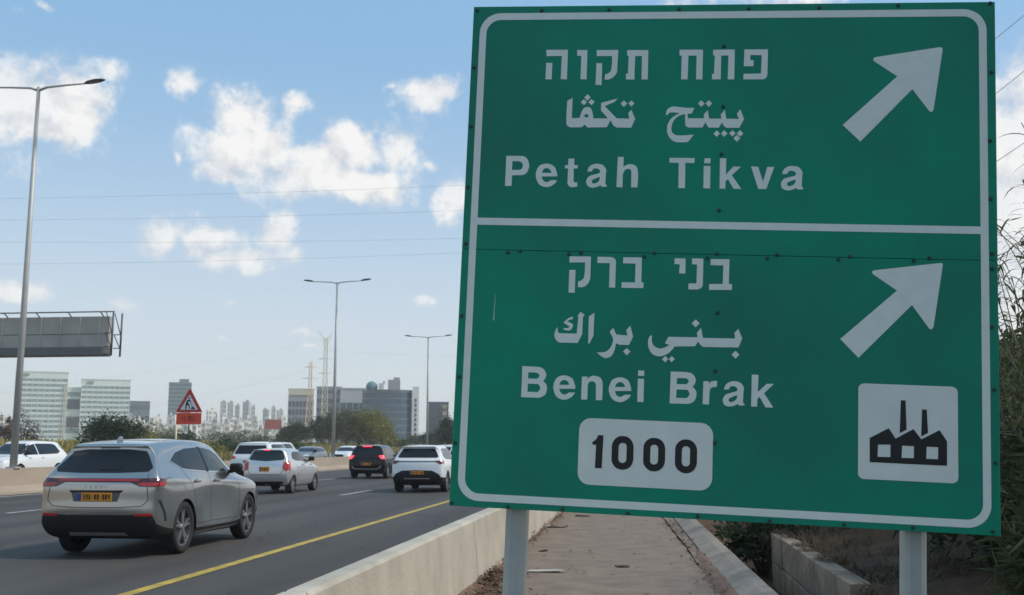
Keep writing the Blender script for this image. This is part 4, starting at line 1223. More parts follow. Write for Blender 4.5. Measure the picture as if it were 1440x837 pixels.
# --- generic smaller cars, with their own proportions
def small_spec(L, W, H, wb, ro, wr, zbelt, hood, rear_rake=.30, roof_end=.30, tw=.62, cab=.0, lev=2):
    hw = W / 2
    f = L
    wsb = ro + wb - .22 + cab          # windscreen base
    rf = wsb - .85                     # roof front
    zb, zc = .20, .44
    return dict(hw=hw, wr=wr, ya0=ro, ya1=ro + wb, lev=lev, br=.10, bf=.20,
                rear=[(hw * .74, .30, .24), (hw * .91, .15, .28), (hw * .965, .04, .52), (hw * .97, .05, .74), (hw * .975, .07, zbelt - .12), (hw * .91, .12, zbelt), (hw * .78, rear_rake + .04, H - .17), (tw - .05, rear_rake - .03, H - .07)],
                front=[(hw * .70, f - .22, .24), (hw * .84, f - .12, .28), (hw * .90, f - .08, .48), (hw * .90, f - .08, .62), (hw * .86, f - .12, hood - .16), (hw * .75, f - .18, hood - .10), (hw * .56, f - .24, hood - .07), (hw * .45, f - .28, hood - .05)],
                st=[(.36, hw * .985, .24, zc + .06, zbelt - .13, zbelt + .01, hw * .905, H - .04, tw), (.75, hw * .995, .22, zc + .04, zbelt - .13, zbelt, hw * .915, H - .015, tw), (1.4, hw * .99, zb, zc, zbelt - .15, zbelt - .02, hw * .92, H, tw),
                    (rf - .35, hw * .985, zb, zc, zbelt - .16, zbelt - .04, hw * .92, H - .005, tw), (rf, hw * .985, zb, zc, zbelt - .16, zbelt - .045, hw * .915, H - .06, tw - .02), ((rf + wsb) / 2, hw * .99, zb, zc, zbelt - .16, zbelt - .05, hw * .90, (H + hood) / 2 + .01, tw - .03),
                    (wsb, hw * .995, zb, zc + .02, zbelt - .17, hood - .03, hw * .87, hood + .06, tw), (wsb + (f - wsb) * .45, hw * .995, zb, zc + .04, hood - .10, hood - .04, hw * .8, hood + .0, hw * .62), (f - .38, hw * .95, .22, zc + .04, hood - .15, hood - .09, hw * .74, hood - .03, hw * .55)]), rf, wsb


def common(c, H, zbelt, rf, wsb, ro, wb, rear_rake, hood, dark_pillar=True, glass=None, front_detail=True, wheel_style=1, qy=.62):
    g = glass or M_glass
    hw = c.sp['hw']
    c.both('side_window', [(qy, zbelt + .10), (qy + .25, zbelt + .015), (ro + wb * .5 - .02, zbelt - .01), (ro + wb * .5 - .05, H - .125), (1.0, H - .125), (qy + .16, H - .17)], g, off=.006)
    c.both('front_side_window', [(ro + wb * .5 + .04, zbelt - .01), (wsb - .22, zbelt - .03), (rf + .06, H - .20), (rf - .25, H - .135), (ro + wb * .5 + .01, H - .125)], g, off=.006)
    c.patch('windscreen', 'front', [(-hw * .74, hood + .06), (hw * .74, hood + .06), (hw * .66, H - .13), (-hw * .66, H - .13)], g, off=.006)
    c.seams('right', [[(ro + wb * .5, zbelt - .02), (ro + wb * .5 + .02, .42)], [(wsb - .12, zbelt - .06), (wsb - .1, .42)], [(ro + .20, zbelt - .02), (ro + .42, .78), (ro + .46, .44)]])
    c.handle(ro + wb * .5 - .22, zbelt - .13)
    c.handle(ro + wb * .5 + .66, zbelt - .14)
    c.mirror(wsb - .32, zbelt - .0, None)
    c.mirror(wsb - .32, zbelt - .0, None, -1)
    if front_detail:
        c.mirrored('headlight', 'front', [(hw * .46, hood - .14), (hw * .86, hood - .12), (hw * .86, hood - .22), (hw * .5, hood - .25)], M_lamp, off=.006)
        c.patch('grille', 'front', [(-hw * .42, hood - .20), (hw * .42, hood - .20), (hw * .5, .36), (-hw * .5, .36)], M_dark, off=.004)
        loc, nor = c.hit('front', 0, .52)
        bm = bmesh.new()
        box(bm, (0, loc.y + .012, .52), (.50, .012, .11), bevel=.003)
        obj('number_plate', bm, M_plate, c.root)
    c.wheels(wheel_style)


# bright silver city hatchback
sp, rf, wsb = small_spec(3.60, 1.60, 1.49, 2.385, .58, .295, 1.06, .98, .24, tw=.56)
c = Car('silver_hatchback', 'small bright silver hatchback with tall red tail lights ahead of the silver SUV', (-12.20, 33.45), 0, sp, P_silver2)
c.patch('rear_window', 'rear', [(-.57, 1.10), (-.60, 1.16), (-.50, 1.39), (0, 1.405), (.50, 1.39), (.60, 1.16), (.57, 1.10), (0, 1.06)], M_glass2, off=.006)
c.mirrored('tail_light', 'rear', [(.62, 1.04), (.72, 1.06), (.76, .90), (.74, .76), (.64, .74), (.58, .84)], M_red, off=.010, maxe=.05)
c.both('tail_light', [(.09, 1.04), (.16, 1.08), (.28, 1.02), (.24, .80), (.12, .74)], M_red, off=.008)
c.plate((-.02, .80), '72-443-51', .34, .16)
c.patch('lower_bumper', 'rear', [(-.60, .40), (.60, .40), (.55, .26), (-.55, .26)], M_dark, off=.006)
c.seams('rear', [[(-.60, 1.05), (-.58, .74), (-.50, .62), (.50, .62), (.58, .74), (.60, 1.05)]], .012, 'tailgate_seam')
bm = bmesh.new()
box(bm, (0, .14, 1.425), (.17, .02, .035))
obj('high_brake_light', bm, M_lit, c.root)
bm = bmesh.new()
box(bm, (0, .25, 1.425), (.94, .20, .024), bevel=.01)
obj('spoiler', bm, c.paint, c.root)
c.sp['clad'] = P_silver2
common(c, 1.49, 1.06, rf, wsb, .58, 2.385, .24, .98)
c.clad.data.materials[0] = P_silver2

# white crossover with a black diffuser, nearest the left edge of the green sign
sp, rf, wsb = small_spec(4.40, 1.83, 1.60, 2.63, .86, .35, 1.10, 1.02, .40, tw=.62)
c = Car('white_crossover', 'white crossover with black lower bumper in the near lane left of the green sign', (-7.42, 34.9), 0, sp, P_white)
c.patch('rear_window', 'rear', [(-.66, 1.16), (-.70, 1.20), (-.55, 1.47), (.55, 1.47), (.70, 1.20), (.66, 1.16)], M_glass, off=.006)
c.patch('light_bar', 'rear', [(-.84, 1.055), (-.84, 1.02), (.84, 1.02), (.84, 1.055)], mat('smoked_bar', (.09, .08, .085), .15, coat=.5), off=.007)
c.mirrored('tail_light', 'rear', [(.54, 1.055), (.89, 1.07), (.89, .96), (.76, .95), (.68, 1.0)], M_redd, off=.010, maxe=.05)
c.both('tail_light', [(.08, 1.07), (.08, .95), (.22, .95), (.40, 1.05), (.30, 1.075)], M_red, off=.008)
c.patch('black_diffuser', 'rear', [(-.89, .42), (-.74, .62), (-.52, .735), (0, .75), (.52, .735), (.74, .62), (.89, .42), (.80, .27), (-.80, .27)], M_dark, off=.007)
c.patch('silver_skid', 'rear', [(-.42, .49), (.42, .49), (.46, .455), (-.46, .455)], mat('dull_silver', (.35, .36, .37), .4, metal=.5), off=.012)
c.plate((0, .665), '815-22-703', .48, .115)
bm = bmesh.new()
box(bm, (0, .38, 1.535), (1.12, .26, .03), bevel=.012)
obj('spoiler', bm, c.paint, c.root)
common(c, 1.60, 1.10, rf, wsb, .86, 2.63, .40, 1.02)

# black SUV with its brake lights on
sp, rf, wsb = small_spec(4.47, 1.84, 1.63, 2.70, .86, .36, 1.10, 1.04, .36, tw=.63)
c = Car('black_suv', 'black SUV with its brake lights lit red further up the road', (-13.05, 49.6), 0, sp, P_black)
c.patch('rear_window', 'rear', [(-.66, 1.16), (-.70, 1.20), (-.56, 1.49), (.56, 1.49), (.70, 1.20), (.66, 1.16)], M_glass, off=.006)
c.mirrored('tail_light', 'rear', [(.60, 1.10), (.89, 1.13), (.89, .93), (.72, .95)], M_lit, off=.010, maxe=.05)
c.patch('light_bar', 'rear', [(-.60, 1.085), (-.60, 1.05), (.60, 1.05), (.60, 1.085)], M_redd, off=.008)
c.plate((0, .70), '304-11-802', .50, .115)
c.patch('silver_skid', 'rear', [(-.70, .50), (-.50, .44), (.50, .44), (.70, .50), (.74, .62), (.66, .62), (.62, .53), (.45, .49), (-.45, .49), (-.62, .53), (-.66, .62), (-.74, .62)], mat('dull_silver', (.35, .36, .37), .4), off=.010)
bm = bmesh.new()
box(bm, (0, .215, 1.545), (.46, .03, .05))
obj('high_brake_light', bm, M_lit, c.root)
bm = bmesh.new()
box(bm, (0, .36, 1.56), (1.14, .26, .03), bevel=.012)
obj('spoiler', bm, c.paint, c.root)
common(c, 1.63, 1.10, rf, wsb, .86, 2.70, .36, 1.04)

# white SUV in the far lane, half hidden
sp, rf, wsb = small_spec(4.71, 1.86, 1.76, 2.70, .92, .365, 1.13, 1.08, .36, tw=.64)
c = Car('white_suv', 'white SUV with dark rear window half hidden behind the bright silver hatchback', (-16.55, 43.4), 0, sp, P_white)
c.patch('rear_window', 'rear', [(-.70, 1.22), (-.73, 1.27), (-.60, 1.59), (.60, 1.59), (.73, 1.27), (.70, 1.22)], M_glass, off=.006)
c.mirrored('tail_light', 'rear', [(.66, 1.12), (.89, 1.16), (.90, 1.0), (.62, 1.03)], M_red, off=.010, maxe=.05)
c.plate((0, .90), '441-07-602', .50, .115)
c.patch('lower_bumper', 'rear', [(-.86, .52), (.86, .52), (.80, .27), (-.80, .27)], M_dark, off=.007)
for s in (-1, 1):
    bm = bmesh.new()
    tube(bm, [(s * .62, .7, 1.69), (s * .62, .8, 1.765), (s * .62, 2.3, 1.78), (s * .62, 2.45, 1.70)], .016)
    obj('roof_rail', bm, M_dark, c.root)
common(c, 1.76, 1.13, rf, wsb, .92, 2.70, .36, 1.08)

# traffic farther up on this side, partly behind the sign and the white crossover
sp, rf, wsb = small_spec(4.5, 1.82, 1.66, 2.66, .88, .35, 1.10, 1.04, .34, tw=.62)
def far_rear(name, label, loc, paint, spx=None):
    s_, r_, w_ = spx or (sp, rf, wsb)
    c = Car(name, label, loc, 0, dict(s_), paint)
    c.patch('rear_window', 'rear', [(-.66, 1.16), (-.70, 1.20), (-.55, 1.50), (.55, 1.50), (.70, 1.20), (.66, 1.16)], M_glass, off=.006)
    c.mirrored('tail_light', 'rear', [(.62, 1.06), (.86, 1.08), (.86, .92), (.66, .95)], M_red, off=.010, maxe=.06)
    c.plate((0, .75), '118-60-301', .50, .115)
    common(c, 1.66, 1.10, r_, w_, .88, 2.66, .34, 1.04)
    return c
far_rear('white_hatchback', 'white car seen between the white crossover and the edge of the green sign', (-7.9, 47.5), P_white)
far_rear('pale_car', 'pale car whose light roof shows above the white crossover', (-9.9, 60.0), P_white)
far_rear('white_van_car', 'distant white car showing between the black SUV and the white crossover', (-12.7, 68.0), P_white)

# oncoming cars beyond the median barrier
def oncoming(name, label, x, y, paint, H=1.66, z=.17, L=4.5, zbelt=1.08):
    s_, r_, w_ = small_spec(L, 1.83, H, 2.66, .88, .35, zbelt, 1.0, .62, tw=.56)
    c = Car(name, label, (x, y, z), math.pi, s_, paint, None)
    c.patch('rear_window', 'rear', [(-.66, 1.16), (-.70, 1.20), (-.55, H - .16), (.55, H - .16), (.70, 1.20), (.66, 1.16)], M_glass, off=.006)
    c.mirrored('tail_light', 'rear', [(.62, 1.06), (.86, 1.08), (.86, .92), (.66, .95)], M_red, off=.010, maxe=.06)
    common(c, H, zbelt, r_, w_, .88, 2.66, .34, 1.02)
    return c
oncoming('oncoming_suv', 'white oncoming SUV behind the nearest lamp post beyond the median barrier', -24.4, 41.3, P_white, 1.62)
oncoming('oncoming_car', 'white oncoming car just right of the half hidden white SUV, beyond the barrier', -24.3, 70.6, P_white, 1.72, .14)
oncoming('oncoming_sedan', 'dark grey oncoming car left of the middle lamp post', -24.1, 77.0, P_grey, 1.47, .10)
oncoming('oncoming_hatchback', 'white oncoming car right of the middle lamp post behind the barrier', -24.1, 87.4, P_white, 1.52, .10)

# ------------------------------------------------------------------ street lamps on the median
M_pole = mat('lamp_pole_grey', (.50, .49, .46), .5, metal=.2, col2=(.42, .41, .39), vscale=2)
M_head = mat('lamp_head', (.07, .075, .08), .45)
M_lens = mat('lamp_lens', (.25, .25, .25), .2)


def street_lamp(loc, h, arm, label):
    T = empty('street_lamp', loc)
    tag(T, label, 'street lamp', 'twin armed lamps along the median')
    bm = bmesh.new()
    tube(bm, [(0, 0, 0), (0, 0, h * .5), (0, 0, h)], [.125, .095, .06], 14)
    box(bm, (0, 0, .02), (.34, .34, .05))
    obj('pole', bm, M_pole, T)
    for s in (-1, 1):
        bm = bmesh.new()
        tube(bm, [(s * .02, 0, h - .12), (s * .30, 0, h - .02), (s * arm * .6, 0, h + .03), (s * arm, 0, h + .06)], [.05, .042, .034, .03], 8)
        obj('arm', bm, M_pole, T)
        bm = bmesh.new()
        secs = [(0, .05, .05), (.10, .10, .085), (.35, .135, .10), (.62, .11, .065), (.74, .03, .02)]
        rings = []
        for d, wd, ht in secs:
            x = s * (arm - .05 + d)
            z = h + .06 + .14 * d
            rings.append([bm.verts.new((x, wd * math.cos(a), z + ht * (math.sin(a) if math.sin(a) > 0 else math.sin(a) * .35))) for a in [2 * math.pi * k / 10 for k in range(10)]])
        for a, b in zip(rings, rings[1:]):
            for k in range(10):
                bm.faces.new((a[k], a[(k + 1) % 10], b[(k + 1) % 10], b[k])).smooth = True
        bm.faces.new(rings[0][::-1])
        bm.faces.new(rings[-1])
        hd = obj('lamp_head', bm, M_head, T)
        bm = bmesh.new()
        box(bm, (s * (arm + .32), 0, h + .06 + .024), (.34, .16, .012), ry=-s * .14)
        obj('lens', bm, M_lens, hd)
    return T


for px_, y, zt, lab in ((-20.6, 32.7, 14.0, 'tall grey twin armed street lamp nearest the camera in front of the gantry'), (-20.6, 69.5, 12.9, 'tall grey street lamp rising beside the trees and lattice towers'),
                        (-20.6, 101.5, 12.4, 'farthest visible twin armed street lamp standing before the curved glass building')):
    street_lamp((px_, y, .84), zt - .84, 1.75, lab)
for k in range(3):
    street_lamp((-20.6, 135 + 33 * k, .84), 12.0, 1.75, 'twin armed street lamp farther along the median behind the green sign')

# roadworks warning sign on the median
M_signred = mat('sign_red', (.50, .03, .025), .45)
M_orange = mat('plate_orange_red', (.75, .07, .03), .45)
M_wht = mat('sign_face', (.70, .71, .72), .5)
Yw = 46.5
A_ = (-20.73,46.50,4.20)
B_ = (-21.33,46.50,3.13)
C_ = (-20.05,46.50,3.13)
W_ = empty('warning_sign', (A_[0], Yw, .84))
tag(W_, 'red triangular roadworks warning sign with orange plate above the silver SUV roof', 'road sign')
ht, hb, hwid = A_[2] - .84, B_[2] - .84, (C_[0] - B_[0]) / 2 * 1.02


def fy(d):
    return lambda a, b, dep: Vector((a, d + dep, b))


bm = bmesh.new()
prism(bm, [(-hwid, hb), (hwid, hb), (hwid * .06, ht), (-hwid * .06, ht)], fy(0), -.012, .012)
obj('triangle', bm, M_signred, W_)
k_ = .66
cy_ = hb + (ht - hb) * .335
bm = bmesh.new()
prism(bm, [(-hwid * k_, cy_ + (hb - cy_) * k_), (hwid * k_, cy_ + (hb - cy_) * k_), (0, cy_ + (ht - cy_) * k_)], fy(-.016), -.003, .003)
pan = obj('white_panel', bm, M_wht, W_)
bm = bmesh.new()
e = hwid / 20.
mz = cy_ + (hb - cy_) * k_
for poly in ([(-6, .6), (-4.3, .6), (-3.2, 5.5), (-1.2, 5.2), (.2, 1.2), (1.6, 1.2), (-.4, 7.5), (-2.2, 8.2), (-1, 10.5), (1.4, 9.6), (2.2, 10.6), (-.6, 12.6), (-3.6, 11.6), (-5.2, 8)],
             [(-1.1, 13), (.6, 12.8), (1.4, 14.4), (.2, 15.6), (-1.4, 15.2)], [(2.4, .6), (9.4, .6), (7.4, 2.8), (5.6, 3.6), (4, 2.8)], [(1.6, 10.2), (2.2, 10.4), (5.4, 3.2), (4.8, 3.0)]):
    prism(bm, [(a * e * 1.0, mz + b * e * 1.15) for a, b in poly], fy(-.022), -.002, .002)
obj('digging_figure', bm, M_black, pan)
bm = bmesh.new()
ph = (594 - 580) / 1460 * 55.
box(bm, (0, -.002, hb - ph / 2 - .03), (hwid * 1.86, .022, ph), bevel=.004)
pl2 = obj('orange_plate', bm, M_orange, W_)
bm = bmesh.new()
for x0, seg in ((-.34, 1), (-.20, 1), (-.02, 3), (.16, 2), (.34, 1)):
    for q in range(seg):
        box(bm, (x0 * hwid * 1.4 + q * .05, -.016, hb - ph / 2 - .03), (.035, .004, ph * .5))
    if seg > 1:
        box(bm, (x0 * hwid * 1.4 + (seg - 1) * .025, -.0172, hb - ph * .3 - .03), (.05 * seg - .015, .004, .03))
obj('plate_writing', bm, mat('dark_red_ink', (.30, .02, .015), .5), pl2)
bm = bmesh.new()
tube(bm, [(0, .035, 0), (0, .035, ht - .2)], .032, 10)
obj('pole', bm, M_head, W_)
mk = empty('marker_post', (-22.01, 48.0, .84))
tag(mk, 'thin pale yellow post just left of the roadworks sign', 'post')
bm = bmesh.new()
tube(bm, [(0, 0, 0), (0, 0, 2.70 - .84)], .05, 10)
obj('post', bm, mat('pale_post', (.62, .56, .36), .6), mk)

# ------------------------------------------------------------------ gantry for the oncoming traffic, seen from behind
M_gan = mat('gantry_grey', (.42, .40, .355), .6, metal=.0, col2=(.34, .325, .29), vscale=1.2)
M_gand = mat('gantry_steel', (.13, .135, .14), .5, metal=.4)
Yg = 50.0
gx1, gx0 = -26.67, -41.5
zt, zb_, zl = 8.15, 6.54, 6.10
G_ = empty('sign_gantry', (gx0, Yg, ground_z(gx0, Yg)))
gz = ground_z(gx0, Yg)
tag(G_, 'grey overhead sign gantry seen from behind above the oncoming lanes at left', 'gantry')
LW = gx1 - gx0
bm = bmesh.new()
box(bm, (LW / 2, 0, (zt + zb_) / 2 - gz), (LW, .35, zt - zb_), bevel=.02)
pb = obj('display_box', bm, M_gan, G_)
nrib = 14
for k in range(nrib):
    bm = bmesh.new()
    box(bm, (LW * (k + .5) / nrib, -.20, (zt + zb_) / 2 - gz), (.045, .05, zt - zb_ - .04))
    obj('rib', bm, M_gan, pb)
bm = bmesh.new()
box(bm, (LW / 2, -.186, (zt + zb_) / 2 - gz - .1), (LW - .1, .02, .03))
obj('seam_rail', bm, M_gand, pb)
bm = bmesh.new()
box(bm, (LW / 2, -.30, (zb_ + zl) / 2 - gz), (LW, .9, zb_ - zl), bevel=.02)
obj('walkway_beam', bm, M_gand, G_)
bm = bmesh.new()
xe = -26.25 - gx0
zt2 = 8.34 - gz
tube(bm, [(0, -.5, zt2), (xe, -.5, zt2)], .035, 6)
for k in range(9):
    x = LW * (k + .3) / 8.5
    tube(bm, [(x, -.15, zt - gz), (x, -.5, zt2)], .03, 6)
obj('hand_rail', bm, M_gand, G_)
bm = bmesh.new()
for yy in (-.6, .3):
    tube(bm, [(xe, yy, zt2), (xe - .02, yy, zl - gz)], .05, 6)
    for a, b in ((zt2, zb_ - gz + .7), (zb_ - gz + .7, zb_ - gz), ):
        tube(bm, [(LW + .02, yy, a), (xe - .05, yy, b)], .025, 6)
        tube(bm, [(LW + .02, yy, b), (xe - .05, yy, b)], .025, 6)
tube(bm, [(LW, -.6, zl - gz + .05), (xe - .12, -.6, zl - gz + .05)], .05, 6)
obj('end_truss', bm, M_gand, G_)
bm = bmesh.new()
tube(bm, [(-.4, .1, 0), (-.4, .1, zt - gz + .3)], .28, 14)
box(bm, (-.1, .1, (zt + zb_) / 2 - gz), (.8, .3, .5))
obj('column', bm, M_pole, G_)

# ------------------------------------------------------------------ power lines and lattice towers
M_wire = mat('wire', (.22, .25, .29), .6)


def wire(a, b, sag, r, label, group):
    bm = bmesh.new()
    pts = []
    for k in range(25):
        t = k / 24
        p = Vector(a).lerp(Vector(b), t)
        p.z -= sag * 4 * t * (1 - t)
        pts.append(p)
    tube(bm, pts, r, 5)
    o = obj('power_line', bm, M_wire)
    tag(o, label, 'power line', group)


for (pa, pb_, s, lab) in (((-118.18,150.00,40.84), (-5.28,150.00,40.72), .6, 'topmost of the four faint power lines crossing the left sky'), ((-117.87,150.00,37.44), (-5.32,150.00,36.74), .6, 'second faint power line from the top crossing the left sky'),
                          ((-117.57,150.00,34.18), (-5.37,150.00,32.36), .7, 'third faint power line from the top crossing the left sky'), ((-117.21,150.00,30.26), (-5.40,150.00,30.55), .7, 'lowest of the four faint power lines crossing the left sky')):
    wire(pa, pb_, s, .014, lab, 'power lines over the road')
for (pa, pb_, lab) in (((12.33,70.00,19.47), (33.96,70.00,36.61), 'uppermost slanting wire right of the green sign'), ((12.20,70.00,16.05), (33.63,70.00,32.44), 'middle slanting wire right of the green sign'), ((12.07,70.00,12.87), (33.15,70.00,26.52), 'lowest slanting wire right of the green sign')):
    wire(pa, pb_, .3, .022, lab, 'slanting wires')
for (pa, pb_, lab) in (((-177.67,255.00,14.17), (-80.96,262.00,29.13), 'faint far wire running left from the top of the taller lattice tower'), ((-80.89,262.00,26.52), (0.93,262.00,24.18), 'faint far wire running right from the taller lattice tower'),
                       ((-145.56,255.00,8.86), (-82.31,255.00,20.83), 'faint far wire running left from the shorter lattice tower')):
    wire(pa, pb_, 1.2, .014, lab, 'wires on the lattice towers')


def lattice(loc, h, w0, w1, m, label, vtop):
    T = empty('lattice_tower', loc, .3)
    tag(T, label, 'lattice tower')
    bm = bmesh.new()
    N = int(h / 1.9)

    def c(k, q):
        t = k / N
        wd = (w0 + (w1 - w0) * min(1, t * 1.35)) / 2
        return Vector((wd * (1, 1, -1, -1)[q], wd * (1, -1, -1, 1)[q], h * t))
    for q in range(4):
        tube(bm, [c(k, q) for k in range(N + 1)], .12, 4)
        for k in range(N):
            tube(bm, [c(k, q), c(k + 1, (q + 1) % 4)], .065, 4, caps=False)
            tube(bm, [c(k, (q + 1) % 4), c(k + 1, q)], .065, 4, caps=False)
            tube(bm, [c(k, q), c(k, (q + 1) % 4)], .035, 4, caps=False)
    obj('mast', bm, m, T)
    for t, L in ((.93, 1.6), (.80, 2.0), (.67, 1.7)):
        if vtop and t > .9:
            continue
        bm = bmesh.new()
        tube(bm, [(-L, 0, h * t), (0, 0, h * t + .25), (L, 0, h * t)], .05, 4)
        tube(bm, [(-L, 0, h * t), (L, 0, h * t)], .05, 4)
        obj('crossarm', bm, m, T)
    if vtop:
        bm = bmesh.new()
        for s in (-1, 1):
            tube(bm, [(0, 0, h * .96), (s * 1.9, 0, h + 1.6)], .07, 4)
            tube(bm, [(s * .25, 0, h * .93), (s * 1.9, 0, h + 1.6)], .05, 4)
        obj('v_head', bm, m, T)


p = (-81.98,255.00,2.98)
lattice((p[0], p[1], 1.0), 23.00 - 1.0, 2.5, .7, mat('rusty_pylon', (.72, .54, .38), .7), 'shorter tan lattice tower left of the middle lamp post', False)
p = (-80.27,262.00,3.02)
lattice((p[0], p[1], 1.0), 29.87 - 1.0, 2.0, .9, mat('pale_pylon', (.68, .66, .48), .7), 'taller pale lattice tower with a forked top beside the middle lamp post', True)

# ------------------------------------------------------------------ buildings
def wall_mat(name, col, var=.12):
    return mat(name, col, .85, var=var, vscale=.15)


def glass_mat(name, col, rough=.12):
    return mat(name, col, rough, spec=.6, var=.35, vscale=.18, detail=2)


def window_grid_mat(name, wall, win, sx, sz):
    """Wall with a grid of window openings, for buildings a few pixels high."""
    m = bpy.data.materials.new(name)
    m.use_nodes = True
    t = m.node_tree
    b = t.nodes['Principled BSDF']
    b.inputs['Roughness'].default_value = .7
    tcn = t.nodes.new('ShaderNodeTexCoord')
    sp_ = t.nodes.new('ShaderNodeSeparateXYZ')
    t.links.new(tcn.outputs['Object'], sp_.inputs[0])

    def M(op, a, v):
        nd = t.nodes.new('ShaderNodeMath')
        nd.operation = op
        for i, q in enumerate((a, v)):
            if isinstance(q, (int, float)):
                nd.inputs[i].default_value = q
            else:
                t.links.new(q, nd.inputs[i])
        return nd.outputs[0]
    fx = M('FRACT', M('MULTIPLY', M('ADD', sp_.outputs[0], sp_.outputs[1]), 1 / sx), 0)
    fz = M('FRACT', M('MULTIPLY', sp_.outputs[2], 1 / sz), 0)
    f = M('MULTIPLY', M('GREATER_THAN', fx, .45), M('GREATER_THAN', fz, .5))
    x = t.nodes.new('ShaderNodeMix')
    x.data_type = 'RGBA'
    t.links.new(f, x.inputs['Factor'])
    x.inputs['A'].default_value = (*wall, 1)
    x.inputs['B'].default_value = (*win, 1)
    t.links.new(x.outputs['Result'], b.inputs['Base Color'])
    return m


def facing(p):
    return math.atan2(-p[0], p[1])


def block_parts(T, x0, x1, dep, z0, z1, wallm, bandm, nfl, frac=.5, roofm=None, crown=0, ymid=0, name='wall', mull=0, mullm=None):
    """One rectangular volume: wall, a proud glass band per storey on its four sides, and a parapet."""
    bm = bmesh.new()
    w_ = x1 - x0
    box(bm, ((x0 + x1) / 2, ymid, (z0 + z1) / 2), (w_, dep, z1 - z0))
    wo_ = obj(name, bm, wallm, T)
    fh = (z1 - crown - z0) / nfl
    for k in range(nfl):
        bm = bmesh.new()
        zc = z0 + fh * (k + .5)
        box(bm, ((x0 + x1) / 2, ymid, zc), (w_ + .16, dep + .16, fh * frac))
        o = obj('window_band', bm, bandm, T)
        if mull and k == 0:
            pass
    if mull:
        bm = bmesh.new()
        for k in range(mull + 1):
            for s in (-1, 1):
                box(bm, (x0 + w_ * k / mull, ymid + s * (dep / 2 + .12), (z0 + z1 - crown) / 2), (.22, .16, z1 - crown - z0 - .1))
        o = obj('mullion_grid', bm, mullm or wallm, T)
        o['kind'] = 'stuff'
    bm = bmesh.new()
    box(bm, ((x0 + x1) / 2, ymid, z1 + .25), (w_ + .4, dep + .4, .5))
    obj('parapet', bm, roofm or wallm, T)
    return wo_


M_offw = wall_mat('pale_green_panel', (.74, .80, .77))
M_offg = glass_mat('teal_grey_glass', (.27, .355, .37))
M_offd = glass_mat('dark_link_glass', (.05, .075, .09))
YB = 520.
p = (-296.40,520.00,9.75)
T = empty('office_block', (p[0], YB, 2), facing(p))
tag(T, 'pale green striped twin office block joined by a lower link with dark openings', 'building')
s_ = 0.38
zt1, zt2_, zt3 = 39.49 - 2, 36.22 - 2, 31.82 - 2
block_parts(T, -73 * s_, -8 * s_, 22, -2, zt1, M_offw, M_offg, 14, .5, crown=2.6, mull=9)
block_parts(T, 10 * s_, 73 * s_, 22, -2, zt2_, M_offw, M_offg, 13, .5, crown=2.6, mull=9)
block_parts(T, -7.6 * s_, 9.6 * s_, 16, -2, zt3, M_offw, M_offg, 5, .35)
for zz in (.72, .40):
    bm = bmesh.new()
    box(bm, (1 * s_, -8.3, zt3 * zz), (15 * s_, .5, zt3 * .17))
    obj('link_opening', bm, M_offd, T)
bm = bmesh.new()
for x in (-11.5, -9.5):
    box(bm, (x * s_, -11.3, zt1 * .38), (1.2 * s_, .5, zt1 * .9))
obj('stair_shaft', bm, wall_mat('cream_shaft', (.66, .62, .52)), T)
bm = bmesh.new()
box(bm, (-62 * s_, -11.3, zt1 - 1.3), (12 * s_, .3, 1.0))
box(bm, (21 * s_, -11.3, zt2_ - 1.3), (8 * s_, .3, 1.0))
obj('roof_sign', bm, wall_mat('dull_red_grey', (.35, .30, .32)), T)


def simple_block(name, label, px_, pw, ptop, Y, wallm, bandm, nfl, frac=.5, dep=20, group=None, crown=0, mull=0, z0=-1, P=None, top=None, W=None):
    T = empty(name, (P[0], P[1], 1.5), facing(P))
    tag(T, label, 'building', group)
    block_parts(T, -W / 2, W / 2, dep, z0, top - 1.5, wallm, bandm, nfl, frac, crown=crown, mull=mull)
    return T


simple_block('warehouse', 'low dark blue grey building right of the striped office block', 0, 0, 0, 0, wall_mat('slate_wall', (.16, .20, .24)), glass_mat('slate_glass', (.09, .12, .15)), 4, .4, P=(-321.25,640.00,14.29), top=29.80, W=16.49)
T = simple_block('office_tower', 'dark teal tower block behind the roadworks sign', 0, 0, 0, 0, wall_mat('teal_tower', (.12, .19, .22)), glass_mat('teal_glass', (.07, .125, .15)), 16, .6, dep=26, P=(-364.99,800.00,17.40), top=51.52, W=17.09)
bm = bmesh.new()
box(bm, (2.85, 0, 53.24 - 1.5), (7.40, 16, 54.39 - 50.95))
obj('roof_house', bm, wall_mat('teal_tower', (.12, .19, .22)), T)

# right hand cluster
g1 = glass_mat('blue_grey_glass', (.10, .125, .155))
simple_block('grey_office', 'grey glass office with a cream top storey left of the lattice towers', 0, 0, 0, 0, wall_mat('lilac_grey', (.36, .36, .40)), g1, 6, .62, crown=4.2, P=(-142.09,430.00,8.15), top=25.00, W=10.26, mull=7)
bmT = COL.objects['grey_office']
bm = bmesh.new()
box(bm, (0, 0, 24.09 - 1.5), (10.44, 20.5, 2.6))
obj('cream_storey', bm, wall_mat('cream_top', (.62, .58, .46)), bmT)
simple_block('lilac_office', 'lilac grey office building behind the taller lattice tower', 0, 0, 0, 0, wall_mat('lilac_wall', (.40, .40, .45)), g1, 7, .45, P=(-134.21,445.00,8.36), top=26.67, W=10.58, mull=9)
T = simple_block('teal_link_building', 'pale building with dark teal windows between the lilac office and curved glass building', 0, 0, 0, 0, wall_mat('pale_grey_wall', (.50, .51, .53)), glass_mat('deep_teal', (.03, .085, .10)), 2, .75, crown=4.5, P=(-122.28,440.00,8.26), top=25.70, W=10.43, mull=4)

